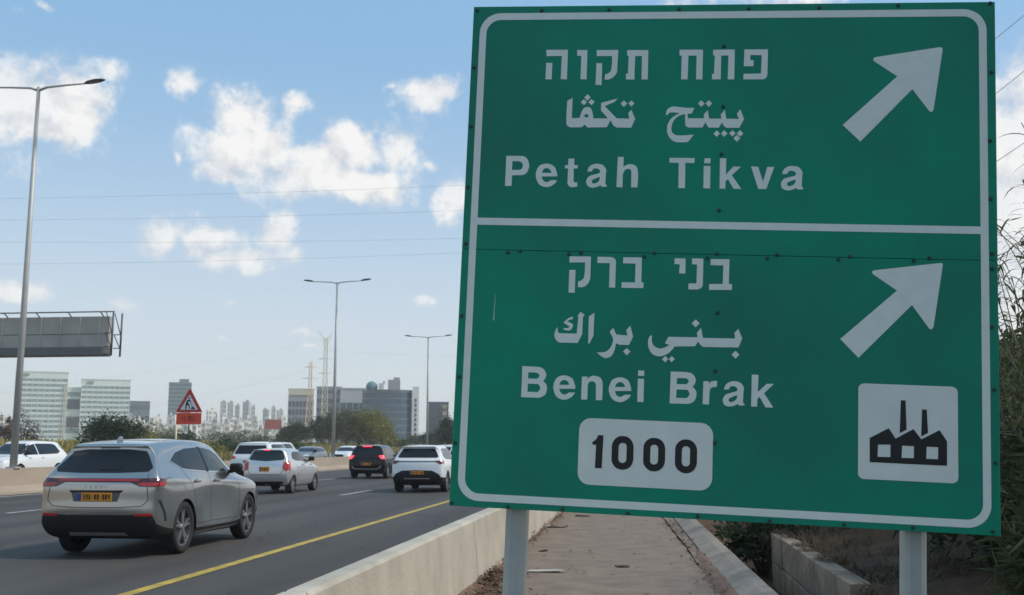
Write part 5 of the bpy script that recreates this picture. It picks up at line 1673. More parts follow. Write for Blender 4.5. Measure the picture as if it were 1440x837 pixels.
# curved glass building with a white fin
p = (-95.77,400.00,6.52)
T = empty('curved_building', (p[0], 400, 1.2), facing(p))
tag(T, 'curved blue grey glass building with a white vertical fin and roof machinery', 'building')
s_ = 0.28
ztc = 23.41 - 1.2
ARC = [(-40, 6)] + [(-5 + 35 * math.sin(R(a)), 4 - 24 * math.cos(R(a))) for a in range(-84, 88, 8)] + [(30, 14), (-40, 14)]


def arc_prism(nm, z0, z1, grow, m):
    bm = bmesh.new()
    prism(bm, [(x * s_ * (1 + grow * .003), y * s_ * (1 + grow * .012)) for x, y in ARC], lambda a, b, d: Vector((a, b, d)), z0, z1)
    return obj(nm, bm, m, T)


M_cw = glass_mat('curtain_wall', (.055, .10, .155), .05)
arc_prism('wall', -2, ztc - .6, 0, mat('spandrel', (.13, .16, .185), .4))
nf = 8
for k in range(nf):
    z0 = .4 + (ztc - 1.4) * k / nf
    arc_prism('window_band', z0 + .5, z0 + (ztc - 1.4) / nf - .1, .6, M_cw)
arc_prism('parapet', ztc - .6, ztc, 1.6, mat('dark_parapet', (.14, .15, .16), .6))
bm = bmesh.new()
box(bm, (34.5 * s_, -7.0 * s_, ztc / 2 - .2), (8.6 * s_, 12 * s_, ztc + 3.0))
fin = obj('white_fin', bm, mat('white_fin', (.74, .74, .72), .7), T)
bm = bmesh.new()
for k in range(9):
    box(bm, (34.2 * s_, -13.1 * s_, ztc * (.14 + .085 * k)), (2.6 * s_, .2, ztc * .055))
obj('fin_lettering', bm, mat('dark_letter', (.10, .12, .15), .6), fin)
for x, wd, hh, nm, c_ in ((-27, 8, 3.0, 'roof_dish', (.10, .20, .23)), (-14, 7, 2.6, 'roof_unit', (.62, .62, .6)), (4, 17, 4.0, 'plant_room', (.36, .35, .35))):
    bm = bmesh.new()
    if nm == 'roof_dish':
        bmesh.ops.create_uvsphere(bm, u_segments=12, v_segments=8, radius=2.3, matrix=Matrix.Translation((x * s_, 0, ztc + 1.2)))
    else:
        box(bm, (x * s_, 1, ztc + hh / 2), (wd * s_, 6, hh))
        box(bm, (x * s_ + 1, 1, ztc + hh + .5), (wd * s_ * .5, 4, 1.0))
    obj(nm, bm, mat(nm, c_, .7), T)
bm = bmesh.new()
box(bm, (-3 * s_, -20 * s_, -.2), (66 * s_, 4, 3.0))
obj('podium', bm, wall_mat('brown_podium', (.30, .20, .15)), T)

simple_block('navy_office', 'dark navy office beside the left edge of the green sign', 0, 0, 0, 0, wall_mat('navy_wall', (.11, .135, .165)), glass_mat('navy_glass', (.055, .075, .10)), 6, .6, P=(-90.35,470.00,8.65), top=20.92, W=9.09)
simple_block('beige_office', 'narrow beige block rising at the left edge of the green sign', 0, 0, 0, 0, wall_mat('beige_wall', (.50, .42, .33)), glass_mat('dull_glass', (.10, .10, .11)), 6, .4, P=(-84.60,455.00,8.42), top=19.04, W=1.88, dep=10)

# the far city: high-rises and many small pale houses
gm = [window_grid_mat('tower_cells_warm', (.46, .44, .42), (.26, .27, .29), 4.2, 4.5), window_grid_mat('tower_cells_cool', (.42, .43, .46), (.27, .29, .32), 4.0, 4.2), window_grid_mat('house_cells', (.80, .77, .72), (.36, .36, .37), 3.6, 3.4), window_grid_mat('house_cells_grey', (.62, .58, .53), (.30, .30, .30), 3.6, 3.4)]
HR = [((-410.25,1000.00,21.25), 45.95, 5.67), ((-410.94,1020.00,21.63), 46.07, 5.77), ((-411.34,1040.00,22.01), 43.97, 4.41), ((-385.98,1000.00,21.20), 45.82, 6.36), ((-402.14,1060.00,22.36), 43.96, 3.74),
      ((-383.75,1050.00,22.13), 39.80, 5.92), ((-358.18,1000.00,21.14), 40.06, 4.22), ((-358.66,1020.00,21.51), 37.93, 5.74), ((-418.38,1000.00,21.27), 33.96, 3.54), ((-321.20,760.00,13.34), 28.88, 5.93)]
rnd = random.Random(11)


def city_house(p, top, W, m, name, label, group):
    bm = bmesh.new()
    h = top + 3
    d = W * rnd.uniform(.7, 1.1)
    box(bm, (0, 0, h / 2), (W, d, h))
    box(bm, (W * rnd.uniform(-.2, .2), 0, h + .9), (W * .35, d * .4, 1.8))
    if rnd.random() < .5:
        box(bm, (W * .3, d * .2, h + .6), (W * .15, W * .15, 1.2))
    o = obj(name, bm, m, None, (p[0], p[1], -3))
    o.rotation_euler = (0, 0, facing(p) + rnd.uniform(-.5, .5))
    tag(o, label, 'building', group)


for i, (p, t, W) in enumerate(HR):
    city_house(p, t, W, gm[i % 2] if i < 9 else gm[2], 'high_rise', 'pale high-rise tower in the distant skyline between the roadworks sign and the red hoarding' if i < 9 else 'white mid-rise block immediately right of the roadworks sign', 'distant high-rise towers' if i < 9 else None)
HX = [((-264.6,518.0),14.8,2.0), ((-218.1,431.2),9.4,1.9), ((-269.5,535.3),15.8,2.5), ((-281.8,563.7),12.7,2.3), ((-236.3,475.2),12.0,1.5), ((-266.9,542.2),14.1,2.8), ((-219.1,449.3),10.7,1.7), ((-246.5,510.1),14.0,1.6), ((-232.2,483.4),13.6,2.5), ((-283.9,597.1),15.4,1.8), ((-205.0,434.5),9.3,1.8), ((-255.0,543.4),13.1,1.7), ((-217.6,468.6),13.8,1.3), ((-199.5,433.3),11.1,1.3), ((-232.2,509.8),12.0,2.0), ((-244.7,540.2),12.8,1.8), ((-197.2,440.3),10.7,1.9), ((-214.1,481.0),9.7,2.7), ((-249.7,564.0),15.4,3.1), ((-192.2,438.2),10.4,1.7), ((-250.8,577.2),15.0,1.8), ((-232.5,541.0),13.9,2.2), ((-229.0,539.1),11.7,1.6), ((-216.0,512.4),13.0,1.8), ((-186.9,446.9),13.1,2.1), ((-179.9,434.8),9.7,2.2), ((-231.6,564.8),12.5,2.0), ((-192.7,473.9),12.3,2.6), ((-239.3,593.4),13.5,2.3), ((-236.5,590.2),17.0,2.1), ((-183.1,462.8),9.4,2.5), ((-169.3,432.3),12.2,1.3), ((-212.0,546.2),14.2,3.0), ((-207.0,536.8),15.4,1.7), ((-214.6,562.2),14.0,1.7), ((-217.1,575.2),11.9,2.2), ((-212.1,565.9),11.7,2.8), ((-166.6,448.9),11.2,1.3), ((-202.5,549.6),12.0,1.7), ((-158.1,432.5),11.1,1.4), ((-182.3,503.8),12.6,1.7), ((-189.8,531.7),15.5,2.9), ((-210.7,598.9),14.4,2.6), ((-209.8,602.8),13.8,1.8), ((-167.7,487.1),11.0,2.4), ((-192.4,562.9),13.8,2.3), ((-343.3,670.1),16.8,2.3), ((-378.9,742.2),24.7,3.1), ((-290.7,572.7),19.3,2.5), ((-356.2,704.3),22.9,4.1), ((-389.4,773.3),20.0,4.8), ((-446.7,891.9),19.2,2.7), ((-303.6,609.0),18.4,2.0), ((-307.5,621.4),15.8,3.1), ((-367.3,746.2),24.8,2.3), ((-387.8,791.3),23.3,3.5), ((-347.7,714.1),16.3,2.8), ((-310.9,643.0),17.3,3.2), ((-387.6,808.0),16.1,3.1), ((-335.5,702.2),22.4,3.9), ((-272.3,573.3),13.6,3.0), ((-404.7,857.7),20.4,3.4), ((-355.0,757.2),16.7,3.4), ((-335.2,721.2),23.9,3.8), ((-359.9,780.0),17.3,5.0), ((-317.3,691.2),23.3,3.6), ((-281.6,617.1),20.7,2.0), ((-273.5,604.0),17.4,2.3), ((-263.8,587.4),15.7,2.6), ((-373.3,838.6),24.9,5.0), ((-301.8,682.0),14.0,4.1), ((-273.1,619.9),19.2,2.3), ((-332.8,760.3),25.7,2.9), ((-298.3,685.5),14.1,3.3), ((-317.5,735.3),17.9,3.7), ((-372.3,865.8),19.3,4.9), ((-295.7,693.4),18.7,2.9), ((-246.0,581.2),15.6,1.8), ((-284.6,675.6),18.7,2.0), ((-249.2,594.5),16.5,2.5), ((-319.4,768.8),19.9,2.6), ((-282.4,683.8),15.6,2.2), ((-293.8,718.4),23.4,3.3), ((-275.4,676.5),15.1,2.5), ((-230.0,567.9),15.3,3.5), ((-300.2,744.7),19.6,2.2), ((-340.6,853.5),25.4,4.5), ((-244.6,616.8),16.4,3.4), ((-264.2,672.1),15.1,2.4), ((-330.7,849.9),18.6,4.8), ((-245.7,637.1),18.5,3.0), ((-218.7,569.5),17.5,2.2), ((-337.0,885.2),17.9,3.9), ((-333.3,884.7),26.7,3.6), ((-234.8,626.9),15.8,2.2), ((-313.6,845.7),20.5,3.8), ((-216.2,588.8),12.6,3.0), ((-296.5,815.0),25.2,3.7), ((-242.5,673.1),13.6,3.8), ((-249.1,696.5),16.4,4.3), ((-214.5,603.2),12.9,2.0), ((-214.7,609.7),12.4,3.5), ((-237.0,679.1),21.7,3.2), ((-309.2,890.1),23.0,4.5), ((-243.0,707.5),15.6,4.2), ((-220.4,645.6),19.7,2.5), ((-420.9,651.9),21.0,2.5), ((-501.9,782.0),22.5,2.9), ((-457.2,716.7),21.0,3.5), ((-496.8,783.5),22.0,3.1), ((-444.1,704.7),20.5,2.1), ((-398.7,636.6),16.5,1.9), ((-126.4,634.5),16.2,2.4), ((-138.7,711.3),19.3,2.4), ((-129.7,711.1),21.8,3.1)]
for i, (p, t, W) in enumerate(HX):
    city_house(p, t, W, gm[2 + (i % 3 == 0)], 'city_house', 'small pale house of the distant city beyond the field', 'pale houses of the distant city')

# red hoarding and small roadside things on the field edge
p = (-118.17,330.00,7.09)
T = empty('hoarding', (p[0], p[1], ground_z(p[0], p[1])), facing(p))
tag(T, 'dull red hoarding board on legs below the distant skyline', 'billboard')
hz = 8.71 - ground_z(p[0], p[1])
bm = bmesh.new()
box(bm, (0, 0, hz), (5.34, .3, 10.32 - 7.09))
obj('board', bm, mat('hoarding_red', (.40, .11, .10), .7, var=.3, vscale=.5), T)
for s in (-1, 1):
    bm = bmesh.new()
    tube(bm, [(s * 1.7, .3, 0), (s * 1.7, .3, hz)], .09, 6)
    obj('leg', bm, M_gand, T)
p = (-72.55,150.00,3.89)
bm = bmesh.new()
box(bm, (0, 0, 1.0), (.55, .5, 2.0), bevel=.04)
box(bm, (0, 0, 2.05), (.65, .6, .12), bevel=.02)
o = obj('utility_cabinet', bm, mat('cream_cabinet', (.70, .68, .58), .6), None, (p[0], p[1], 3.68))
tag(o, 'cream utility cabinet among the bushes left of the roadworks sign', 'cabinet')

# ------------------------------------------------------------------ vegetation
def leaf_mat(name, c1, c2, scale=1.5, trans=.25):
    m = mat(name, c1, .6, col2=c2, vscale=scale, spec=.25, detail=3)
    t = m.node_tree
    b = t.nodes['Principled BSDF']
    src = b.inputs['Base Color'].links[0].from_socket
    tr = t.nodes.new('ShaderNodeBsdfTranslucent')
    t.links.new(src, tr.inputs['Color'])
    mx = t.nodes.new('ShaderNodeMixShader')
    mx.inputs[0].default_value = trans
    t.links.new(b.outputs[0], mx.inputs[1])
    t.links.new(tr.outputs[0], mx.inputs[2])
    t.links.new(mx.outputs[0], t.nodes['Material Output'].inputs['Surface'])
    return m


M_bark = mat('bark', (.10, .075, .055), .95, var=.4, vscale=8)
L_dark = leaf_mat('leaf_dark_green', (.050, .075, .030), (.028, .045, .020), .9)
L_olive = leaf_mat('leaf_olive', (.125, .125, .058), (.08, .085, .04), .5)
L_yell = leaf_mat('leaf_yellow_green', (.27, .25, .06), (.17, .17, .045), .5)
L_mid = leaf_mat('leaf_mid_green', (.075, .10, .035), (.045, .065, .024), .6)
L_brown = leaf_mat('leaf_brown', (.10, .065, .05), (.065, .045, .035), .6)
L_reed = leaf_mat('leaf_reed', (.125, .135, .055), (.07, .085, .04), 2.0, .3)
L_dry = leaf_mat('dry_grass', (.17, .115, .06), (.07, .055, .03), 2.0, .2)
L_field = leaf_mat('field_grass', (.36, .285, .10), (.19, .17, .055), .12, .2)


def leaves_mesh(rnd, n, rx, ry, rz, leaf, nclump, cz, flat=.35, shell=.55, spread=.34):
    """Leaf-sized faces gathered in uneven clumps through an ellipsoidal volume, gaps between them."""
    bm = bmesh.new()
    cl = []
    for k in range(nclump):
        while True:
            d = Vector((rnd.gauss(0, 1), rnd.gauss(0, 1), rnd.gauss(0, 1))).normalized()
            if d.z > -.55:
                break
        q = shell + (1 - shell) * rnd.random() ** .6 if rnd.random() < .75 else rnd.random() * shell
        cl.append((Vector((d.x * rx * q, d.y * ry * q, cz + d.z * rz * q)), rnd.uniform(.6, 1.25) * spread))
    for i in range(n):
        c, s = rnd.choice(cl)
        p = c + Vector((rnd.gauss(0, 1) * rx * s * .6, rnd.gauss(0, 1) * ry * s * .6, rnd.gauss(0, 1) * rz * s * .5))
        if p.z < .03:
            p.z = abs(p.z) * .5 + .03
        a = Vector((rnd.gauss(0, 1), rnd.gauss(0, 1), rnd.gauss(0, .6))).normalized()
        b = a.cross(Vector((rnd.gauss(0, 1), rnd.gauss(0, 1), rnd.gauss(0, 1)))).normalized()
        L = leaf * rnd.uniform(.6, 1.4)
        w_ = L * flat * rnd.uniform(.7, 1.3)
        v = [bm.verts.new(p - a * L * .5), bm.verts.new(p + b * w_ * .5), bm.verts.new(p + a * L * .5), bm.verts.new(p - b * w_ * .5)]
        bm.faces.new(v)
    return bm


def plant(name, label, cat, loc, h, r, lm, seed, n=900, leaf=.28, trunk=True, group=None, nclump=26, base=.35, flat=.45, ry=None, spread=.34, limb=None):
    rnd = random.Random(seed)
    T = empty(name, loc)
    T.rotation_euler = (0, 0, rnd.uniform(0, 6))
    tag(T, label, cat, group)
    zc = h * (base + (1 - base) / 2) if trunk else h * .48
    rz = h * (1 - base) / 2 if trunk else h * .5
    bm = bmesh.new()
    tr = max(.05, h * .022)
    if trunk:
        tube(bm, [(0, 0, -.2), (r * .03, 0, h * base * .6), (r * .06, r * .04, h * .62), (r * .1, 0, h * .85)], [tr * 1.3, tr, tr * .6, tr * .2], 7)
    for k in range(7 if trunk else 9):
        a = rnd.uniform(0, 6.28)
        z0 = h * base * rnd.uniform(.5, 1.2) if trunk else 0
        q = rnd.uniform(.5, .85)
        tube(bm, [(0, 0, z0), (math.cos(a) * r * q * .5, math.sin(a) * r * q * .5, z0 + (h - z0) * .45), (math.cos(a) * r * q, math.sin(a) * r * q, z0 + (h - z0) * rnd.uniform(.55, .85))], [tr * .5, tr * .35, tr * .1], 5)
    obj('trunk' if trunk else 'stem', bm, M_bark, T)
    bm = leaves_mesh(rnd, n, r, ry or r, rz, leaf, nclump, zc, flat, spread=spread)
    obj('crown' if trunk else 'foliage', bm, lm, T, keep=True)
    return T


def gl(px_xy):
    return (px_xy[0], px_xy[1], ground_z(px_xy[0], px_xy[1]) - .05)


# beyond the oncoming carriageway
plant('bush', 'broad dark green bush behind the roof of the silver SUV', 'bush', gl((-48.40,92.00,2.08)), 4.3, 2.64, L_dark, 1, n=9000, leaf=.27, trunk=False, nclump=80, spread=.36)
plant('bush', 'lighter green bush at the right edge of the broad dark bush', 'bush', gl((-47.68,96.00,2.10)), 3.2, 1.7, L_yell, 2, n=1200, leaf=.22, trunk=False)
plant('bush', 'reddish brown bush behind the nearest lamp post', 'bush', gl((-71.44,115.00,2.88)), 4.3, 2.00, L_brown, 3, n=1800, leaf=.24, trunk=False)
plant('bush', 'brown bush at the left edge of the picture', 'bush', gl((-75.95,118.00,2.92)), 3.7, 1.72, L_brown, 4, n=1400, leaf=.24, trunk=False)
OL = [((-93.14,190.00,3.71), 3.4, 4.2), ((-95.50,200.00,3.82), 4.2, 5.0), ((-86.12,185.00,3.65), 3.2, 3.6), ((-105.63,210.00,3.94), 3.2, 4.0)]
for i, (p, h, r) in enumerate(OL):
    plant('shrub', 'grey olive shrub in the thicket between the dark bush and the roadworks sign', 'shrub', gl(p), h, r, L_olive, 10 + i, n=1100, leaf=.34, trunk=False, group='olive thicket left of the roadworks sign')
HG = [((-45.88,105.00,2.00), 2.2, 1.8, 1), ((-45.99,108.00,2.01), 2.3, 1.9, 1), ((-62.64,140.00,2.54), 3.0, 1.8, 0), ((-48.61,118.00,2.38), 2.6, 2.4, 0), ((-48.91,122.00,2.41), 2.9, 2.6, 0), ((-46.79,120.00,2.40), 2.7, 2.6, 0), ((-49.17,130.00,2.65), 3.0, 2.6, 2), ((-48.38,132.00,2.66), 3.2, 2.8, 2), ((-53.24,150.00,3.02), 3.0, 2.8, 2), ((-51.61,150.00,3.02), 3.2, 2.6, 0), ((-49.98,150.00,3.02), 3.0, 2.6, 2), ((-75.51,190.00,3.69), 4.0, 4.0, 0), ((-75.09,200.00,4.08), 4.4, 4.2, 0), ((-75.51,180.00,3.58), 3.6, 3.4, 2)]
for i, (p, h, r, k) in enumerate(HG):
    nm = ('dark green', 'yellow green', 'mid green')[k]
    plant('shrub', nm + ' shrub in the hedge line below the skyline right of the roadworks sign', 'shrub', gl(p), h * .78, r, (L_dark, L_yell, L_mid)[k], 30 + i, n=1300, leaf=.26, trunk=False, group=nm + ' shrubs of the hedge line')
TR = [((-60.59,205.00,2.41), 7.2, 2.6, L_olive, 'olive tree crown leftmost in the clump behind the middle lamp post'), ((-60.93,215.00,2.46), 7.6, 3.0, L_olive, 'olive tree in the clump just right of the middle lamp post'), ((-54.11,200.00,2.39), 7.4, 2.8, L_olive, 'dull green tree in the middle of the clump right of the lamp post'),
      ((-51.17,198.00,2.38), 8.0, 3.2, L_yell, 'tallest yellow green tree of the clump in front of the curved building'), ((-49.91,202.00,2.40), 6.8, 2.6, L_yell, 'yellow green tree at the right end of the clump'), ((-67.87,220.00,2.48), 6.4, 2.4, L_dark, 'dark tree behind the taller lattice tower'),
      ((-75.26,225.00,2.82), 5.2, 3.0, L_dark, 'dark tree in front of the grey glass office'), ((-80.65,235.00,2.87), 4.6, 2.6, L_dark, 'dark tree right of the red hoarding'), ((-47.79,240.00,2.55), 4.4, 2.6, L_mid, 'small green tree right of the white fin'), ((-34.38,190.00,2.34), 6.6, 2.4, L_dark, 'dark tree at the left edge of the green sign'),
      ((-63.53,300.00,2.80), 3.4, 3.0, L_mid, 'low green tree below the white fin'), ((-53.89,230.00,2.20), 2.6, 2.4, L_mid, 'low green bushy tree before the curved building')]
for i, (p, h, r, lm, lab) in enumerate(TR):
    plant('tree', lab, 'tree', gl(p), h, r, lm, 60 + i, n=5200, leaf=.40, nclump=60, base=.05, group=None)
# trees beside the road farther on, seen past the sign from the side
for i in range(8):
    x, y = -44 - 6 * (i % 3), 260 + 45 * i
    plant('tree', 'roadside tree far up the road behind the green sign', 'tree', gl((x, y)), 6.5, 3.2, (L_olive, L_mid, L_dark)[i % 3], 90 + i, n=900, leaf=.5, base=.2, group='trees far up the road')

# tall yellowing field grass: nobody could count it
rnd = random.Random(5)
bm = bmesh.new()
for i in range(15000):
    y = 40 + 190 * rnd.random() ** 1.4
    x = -41.5 - 70 * rnd.random() ** 1.6
    if noise.noise((x * .08, y * .06, 7)) < -.15 and rnd.random() < .7:
        continue
    z = ground_z(x, y)
    h = rnd.uniform(.4, 1.1)
    a = rnd.uniform(0, 6.28)
    q = Vector((math.cos(a), math.sin(a), 0)) * rnd.uniform(.10, .22)
    l_ = Vector((rnd.gauss(0, .2), rnd.gauss(0, .2), h))
    p = Vector((x, y, z - .03))
    bm.faces.new([bm.verts.new(p - q), bm.verts.new(p + q), bm.verts.new(p + l_ + q * .5), bm.verts.new(p + l_ - q * .6)])
o = obj('field_grass', bm, L_field, keep=True)
tag(o, 'tall yellow green grass covering the field beyond the road', 'grass', kind='stuff')

# ---- right hand bank: reeds, shrubs and dry grass
def reed_parts(seed, h):
    rnd = random.Random(seed)
    st = bmesh.new()
    lean = rnd.uniform(.18, .55)
    ptz = [Vector((lean * h * (k / 8) ** 2, 0, h * k / 8)) for k in range(9)]
    tube(st, ptz, [.014 - .0013 * k for k in range(9)], 6)
    lf = bmesh.new()
    for k in range(int(h * 15)):
        t = .12 + .88 * (k + rnd.random() * .6) / (h * 15)
        t = min(t, .999)
        i = min(7, int(t * 8))
        p = ptz[i].lerp(ptz[i + 1], t * 8 - i)
        a = (k % 2) * math.pi + rnd.gauss(0, .9)
        d = Vector((math.cos(a), math.sin(a), 0))
        L = rnd.uniform(.32, .58) * (1.15 - .55 * t)
        w_ = rnd.uniform(.007, .014)
        up = rnd.uniform(.35, .9)
        droop = rnd.uniform(.35, 1.1)
        side = d.cross(Vector((0, 0, 1)))
        prev = None
        for s in range(5):
            q = s / 4
            c = p + d * (L * q * (1 - .15 * q)) + Vector((0, 0, L * (up * q - droop * q * q)))
            ww = w_ * (1 - q) ** .6 * (.6 + .9 * min(1, q * 3)) if s < 4 else .0006
            cur = (lf.verts.new(c - side * ww), lf.verts.new(c + side * ww))
            if prev:
                lf.faces.new((prev[0], prev[1], cur[1], cur[0])).smooth = True
            prev = cur
    return st, lf


reeds = []
for i in range(5):
    st, lf = reed_parts(200 + i, (3.6, 3.9, 3.3, 2.9, 3.7)[i])
    T = empty('giant_reed', (0, 0, 0))
    tag(T, 'tall green giant reed with drooping blade leaves right of the green sign', 'reed', 'giant reeds on the bank right of the sign')
    obj('stem', st, mat('reed_stem', (.13, .13, .06), .6), T)
    obj('leaves', lf, L_reed, T, keep=True)
    reeds.append(T)
rnd = random.Random(21)
RP = [(3.37, 9.6), (3.6, 9.9), (3.63, 10.2), (3.8, 10.4), (3.92, 10.7), (3.79, 11.0), (3.86, 11.3), (4.39, 11.7), (4.29, 12.2), (4.49, 12.8), (3.81, 10.0), (4.14, 11.5), (3.55, 8.6), (3.75, 9.0), (3.5, 9.3), (3.95, 9.4), (3.7, 8.0), (4.1, 8.4), (3.9, 10.2), (4.3, 9.9), (3.45, 7.6), (3.9, 7.2), (4.4, 7.6), (4.2, 10.8), (4.6, 11.3), (4.8, 9.0), (4.5, 12.2), (5.0, 10.6), (5.2, 12.6), (3.55, 10.4), (3.85, 11.4), (4.9, 7.4), (5.3, 8.4), (4.6, 6.6)]
for i, (x, y) in enumerate(RP):
    T = reeds[i] if i < 5 else copy_tree(reeds[i % 5])
    T.location = (x, y, ground_z(x, y) - .05)
    T.rotation_euler = (0, 0, math.pi + rnd.uniform(-1.5, 1.5))
    s = rnd.uniform(.82, 1.02)
    T.scale = (s, s, s)

SH = [((3.72, 8.7), 1.95, .92, L_mid, 'leafy green shrub under the reeds at the right edge of the sign'), ((4.8, 8.2), 1.9, 1.1, L_dark, 'dark shrub under the reeds at the right edge of the picture'), ((3.55, 11.2), 1.3, .8, L_dark, 'dark low shrub behind the right sign post'), ((4.6, 12.0), 1.9, 1.2, L_mid, 'green shrub on the bank farther behind the right sign post'),
      ((2.75, 18.3), 2.0, 1.15, L_dark, 'dark shrub filling the ditch beyond the end of the block wall'), ((2.0, 18.0), 1.25, .62, L_dark, 'dark shrub in the ditch against the kerb beyond the wall'), ((2.9, 21.8), 2.0, 1.3, L_dark, 'dark shrub farthest along the ditch'), ((4.4, 16.2), 1.9, 1.3, L_olive, 'olive shrub above the far end of the wall'),
      ((2.98, 7.2), 1.15, .55, L_mid, 'small feathery green bush at the foot of the reeds'), ((5.6, 10.0), 2.1, 1.2, L_dark, 'dark shrub deep behind the reeds'), ((5.4, 14.0), 2.2, 1.4, L_olive, 'olive shrub high on the bank'), ((5.8, 6.6), 2.2, 1.3, L_dark, 'dark shrub on the bank beside the camera')]
for i, ((x, y), h, r, lm, lab) in enumerate(SH):
    fe = i in (0, 1, 3, 8, 9)
    plant('shrub', lab, 'shrub', (x, y, ground_z(x, y) - .08), h, r, L_reed if fe else lm, 120 + i, n=4200 if fe else 2600, leaf=.24 if fe else .13, trunk=False, nclump=60 if fe else 44, flat=.10 if fe else .32, spread=.30)
for i, (x, y, h, r) in enumerate(((9, 13, 6.0, 2.6), (8.6, 8.0, 5.6, 2.4), (11, 19, 7, 3.0), (9.5, 30, 3.4, 2.2), (8.0, 36, 6, 3.0), (9, 50, 7, 3.4))):
    plant('tree', 'leafy tree on the right hand bank behind the green sign', 'tree', (x, y, ground_z(x, y) - .1), h, r, (L_mid, L_dark, L_olive)[i % 3], 150 + i, n=2600, leaf=.30, nclump=40, base=.2, group='trees on the right hand bank')

for i, (x, y, h, r) in enumerate(((7.0, 1.8, 6.2, 2.8), (7.8, -4.0, 7.0, 3.2))):  # out-of-frame trees, added to block sky light from the sign's right side
    plant('tree', 'unseen leafy tree added beside the camera to darken the right of the green sign', 'tree', (x, y, ground_z(x, y) - .1), h, r, L_mid, 170 + i, n=2600, leaf=.30, nclump=40, base=.15, group='added sky-blocking trees beside the camera')

# dry grass on the bank, hanging over the wall: one mass
rnd = random.Random(8)
bm = bmesh.new()


def blade(bm, p, d, L, w_, droop, up):
    side = d.cross(Vector((0, 0, 1))).normalized()
    prev = None
    for s in range(4):
        q = s / 3
        c = p + d * (L * q) + Vector((0, 0, L * (up * q - droop * q * q)))
        ww = w_ * (1 - q * .95)
        cur = (bm.verts.new(c - side * ww), bm.verts.new(c + side * ww))
        if prev:
            bm.faces.new((prev[0], prev[1], cur[1], cur[0]))
        prev = cur


for i in range(560):
    y = rnd.uniform(5.5, 17.5)
    x = 2.27 + 2.6 * rnd.random() ** 1.7
    if noise.noise((x * 1.1, y * .9, 3)) < -.12:
        continue
    z = ground_z(x, y)
    for k in range(rnd.randint(14, 26)):
        a = rnd.uniform(0, 6.28)
        d = Vector((math.cos(a), math.sin(a), 0))
        blade(bm, Vector((x + rnd.gauss(0, .05), y + rnd.gauss(0, .05), z - .02)), d, rnd.uniform(.15, .42), .0045, rnd.uniform(.4, 1.3), rnd.uniform(.5, 1.4))
# fringe that drapes down the face of the wall
for i in range(1500):
    y = rnd.uniform(10.2, 16.9)
    if noise.noise((y * 1.6, 0, 1)) < .12:
        continue
    blade(bm, Vector((rnd.uniform(2.1, 2.3), y, .24)), Vector((-1, rnd.gauss(0, 1.3), 0)).normalized(), rnd.uniform(.10, .42), .0055, rnd.uniform(.9, 2.2), rnd.uniform(.3, 1.2))
o = obj('dry_grass', bm, L_dry, keep=True)
tag(o, 'dry brown grass growing over the earth bank and the wall top', 'grass', kind='stuff')

# ------------------------------------------------------------------ litter on the path
bm = bmesh.new()
x, y = (-1.18,13.16)
prism(bm, [(-.22, -.04), (-.10, -.09), (.20, -.07), (.27, -.03), (.16, .09), (-.18, .10)], lambda a, b, d: Vector((a, b, d + .03 * a)), .010, .022)
o = obj('foam_board', bm, mat('dirty_white', (.52, .48, .41), .85, var=.3, vscale=9), None, (x, y, .012))
tag(o, 'flat dirty white board lying on the path right of the left sign post', 'litter')
LT = [((-1.42,15.68), .08, 'small dark clod of litter on the path beyond the white board'), ((-0.23,13.81), .12, 'dark flattened scrap on the middle of the path'), ((-1.57,20.28), .18, 'brown scrap of litter by the barrier foot far along the path'), ((-1.80,20.61), .14, 'pale scrap of litter at the barrier foot far along the path'), ((0.99,15.08), .14, 'dark scrap lying on the kerb strip'), ((-1.24,23.60), .2, 'dark scrap on the path just under the sign')]
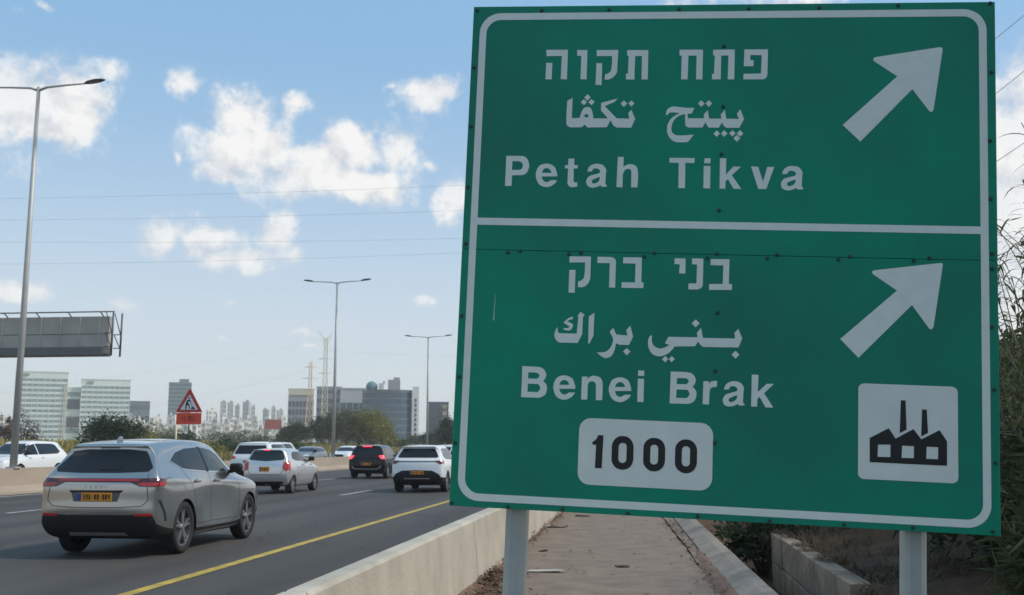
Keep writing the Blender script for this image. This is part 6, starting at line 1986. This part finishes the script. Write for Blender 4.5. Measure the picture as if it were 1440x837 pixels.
for i, ((x, y), s, lab) in enumerate(LT):
    rnd = random.Random(300 + i)
    bm = bmesh.new()
    poly = [(math.cos(a) * s * rnd.uniform(.6, 1.2), math.sin(a) * s * rnd.uniform(.35, .7)) for a in [k * .785 for k in range(8)]]
    prism(bm, poly, lambda a, b, d: Vector((a, b, d + .012 * math.sin(a * 40))), .0, .014)
    o = obj('litter_scrap', bm, mat('litter_dark', (.06, .048, .04), .9) if i != 3 else mat('litter_pale', (.5, .47, .42), .9), None, (x, y, .02 if i != 4 else .045))
    tag(o, lab, 'litter')
rnd = random.Random(77)
bm = bmesh.new()
for i in range(2600):
    if rnd.random() < .06:
        y = rnd.uniform(9.5, 30)
        x = rnd.uniform(-1.75, .7)
    elif rnd.random() < .55:
        y = rnd.uniform(9.5, 13.0)
        x = -1.78 + abs(rnd.gauss(0, .16)) + (.25 * rnd.random() if y < 11.6 else 0)
    elif rnd.random() < .6:
        y = rnd.uniform(12, 30)
        x = -1.79 + abs(rnd.gauss(0, .07))
    else:
        y = rnd.uniform(10, 22)
        x = path_edge(y) + rnd.gauss(.08, .12)
    z = .02 + (.09 * math.exp(-((x + 1.78) / .14) ** 2) if x < -1 else .03) * rnd.random()
    a = rnd.uniform(0, 6.28)
    L = rnd.uniform(.012, .05)
    d = Vector((math.cos(a), math.sin(a), rnd.uniform(-.3, .5)))
    s = Vector((-d.y, d.x, rnd.uniform(-.4, .4))) * .4
    p = Vector((x, y, z + .01))
    bm.faces.new([bm.verts.new(p - d * L), bm.verts.new(p + s * L), bm.verts.new(p + d * L), bm.verts.new(p - s * L)])
o = obj('leaf_litter', bm, mat('dead_leaves', (.15, .09, .05), .9, col2=(.07, .04, .025), vscale=14), keep=True)
tag(o, 'dead leaves and soil gathered along the barrier foot and kerb', 'leaf litter', kind='stuff')
bm = bmesh.new()
rows = []
for y in lin(8, 40, 80):
    k = (1 - sstep(y, 11.0, 13.5)) * 1.0 + .35
    wd = (.16 + .10 * noise.noise((y * 1.4, 0, 8))) * k
    rows.append([bm.verts.new((-1.81 + wd * u_, y, .014 + (.055 * k + .02 * noise.noise((y * 4, u_, 2))) * (1 - u_) ** 1.3)) for u_ in (0, .25, .5, .75, 1)])
for a, b in zip(rows, rows[1:]):
    for i in range(4):
        bm.faces.new((a[i], a[i + 1], b[i + 1], b[i])).smooth = True
obj('soil_drift', bm, M_soil, keep=True)['kind'] = 'structure'
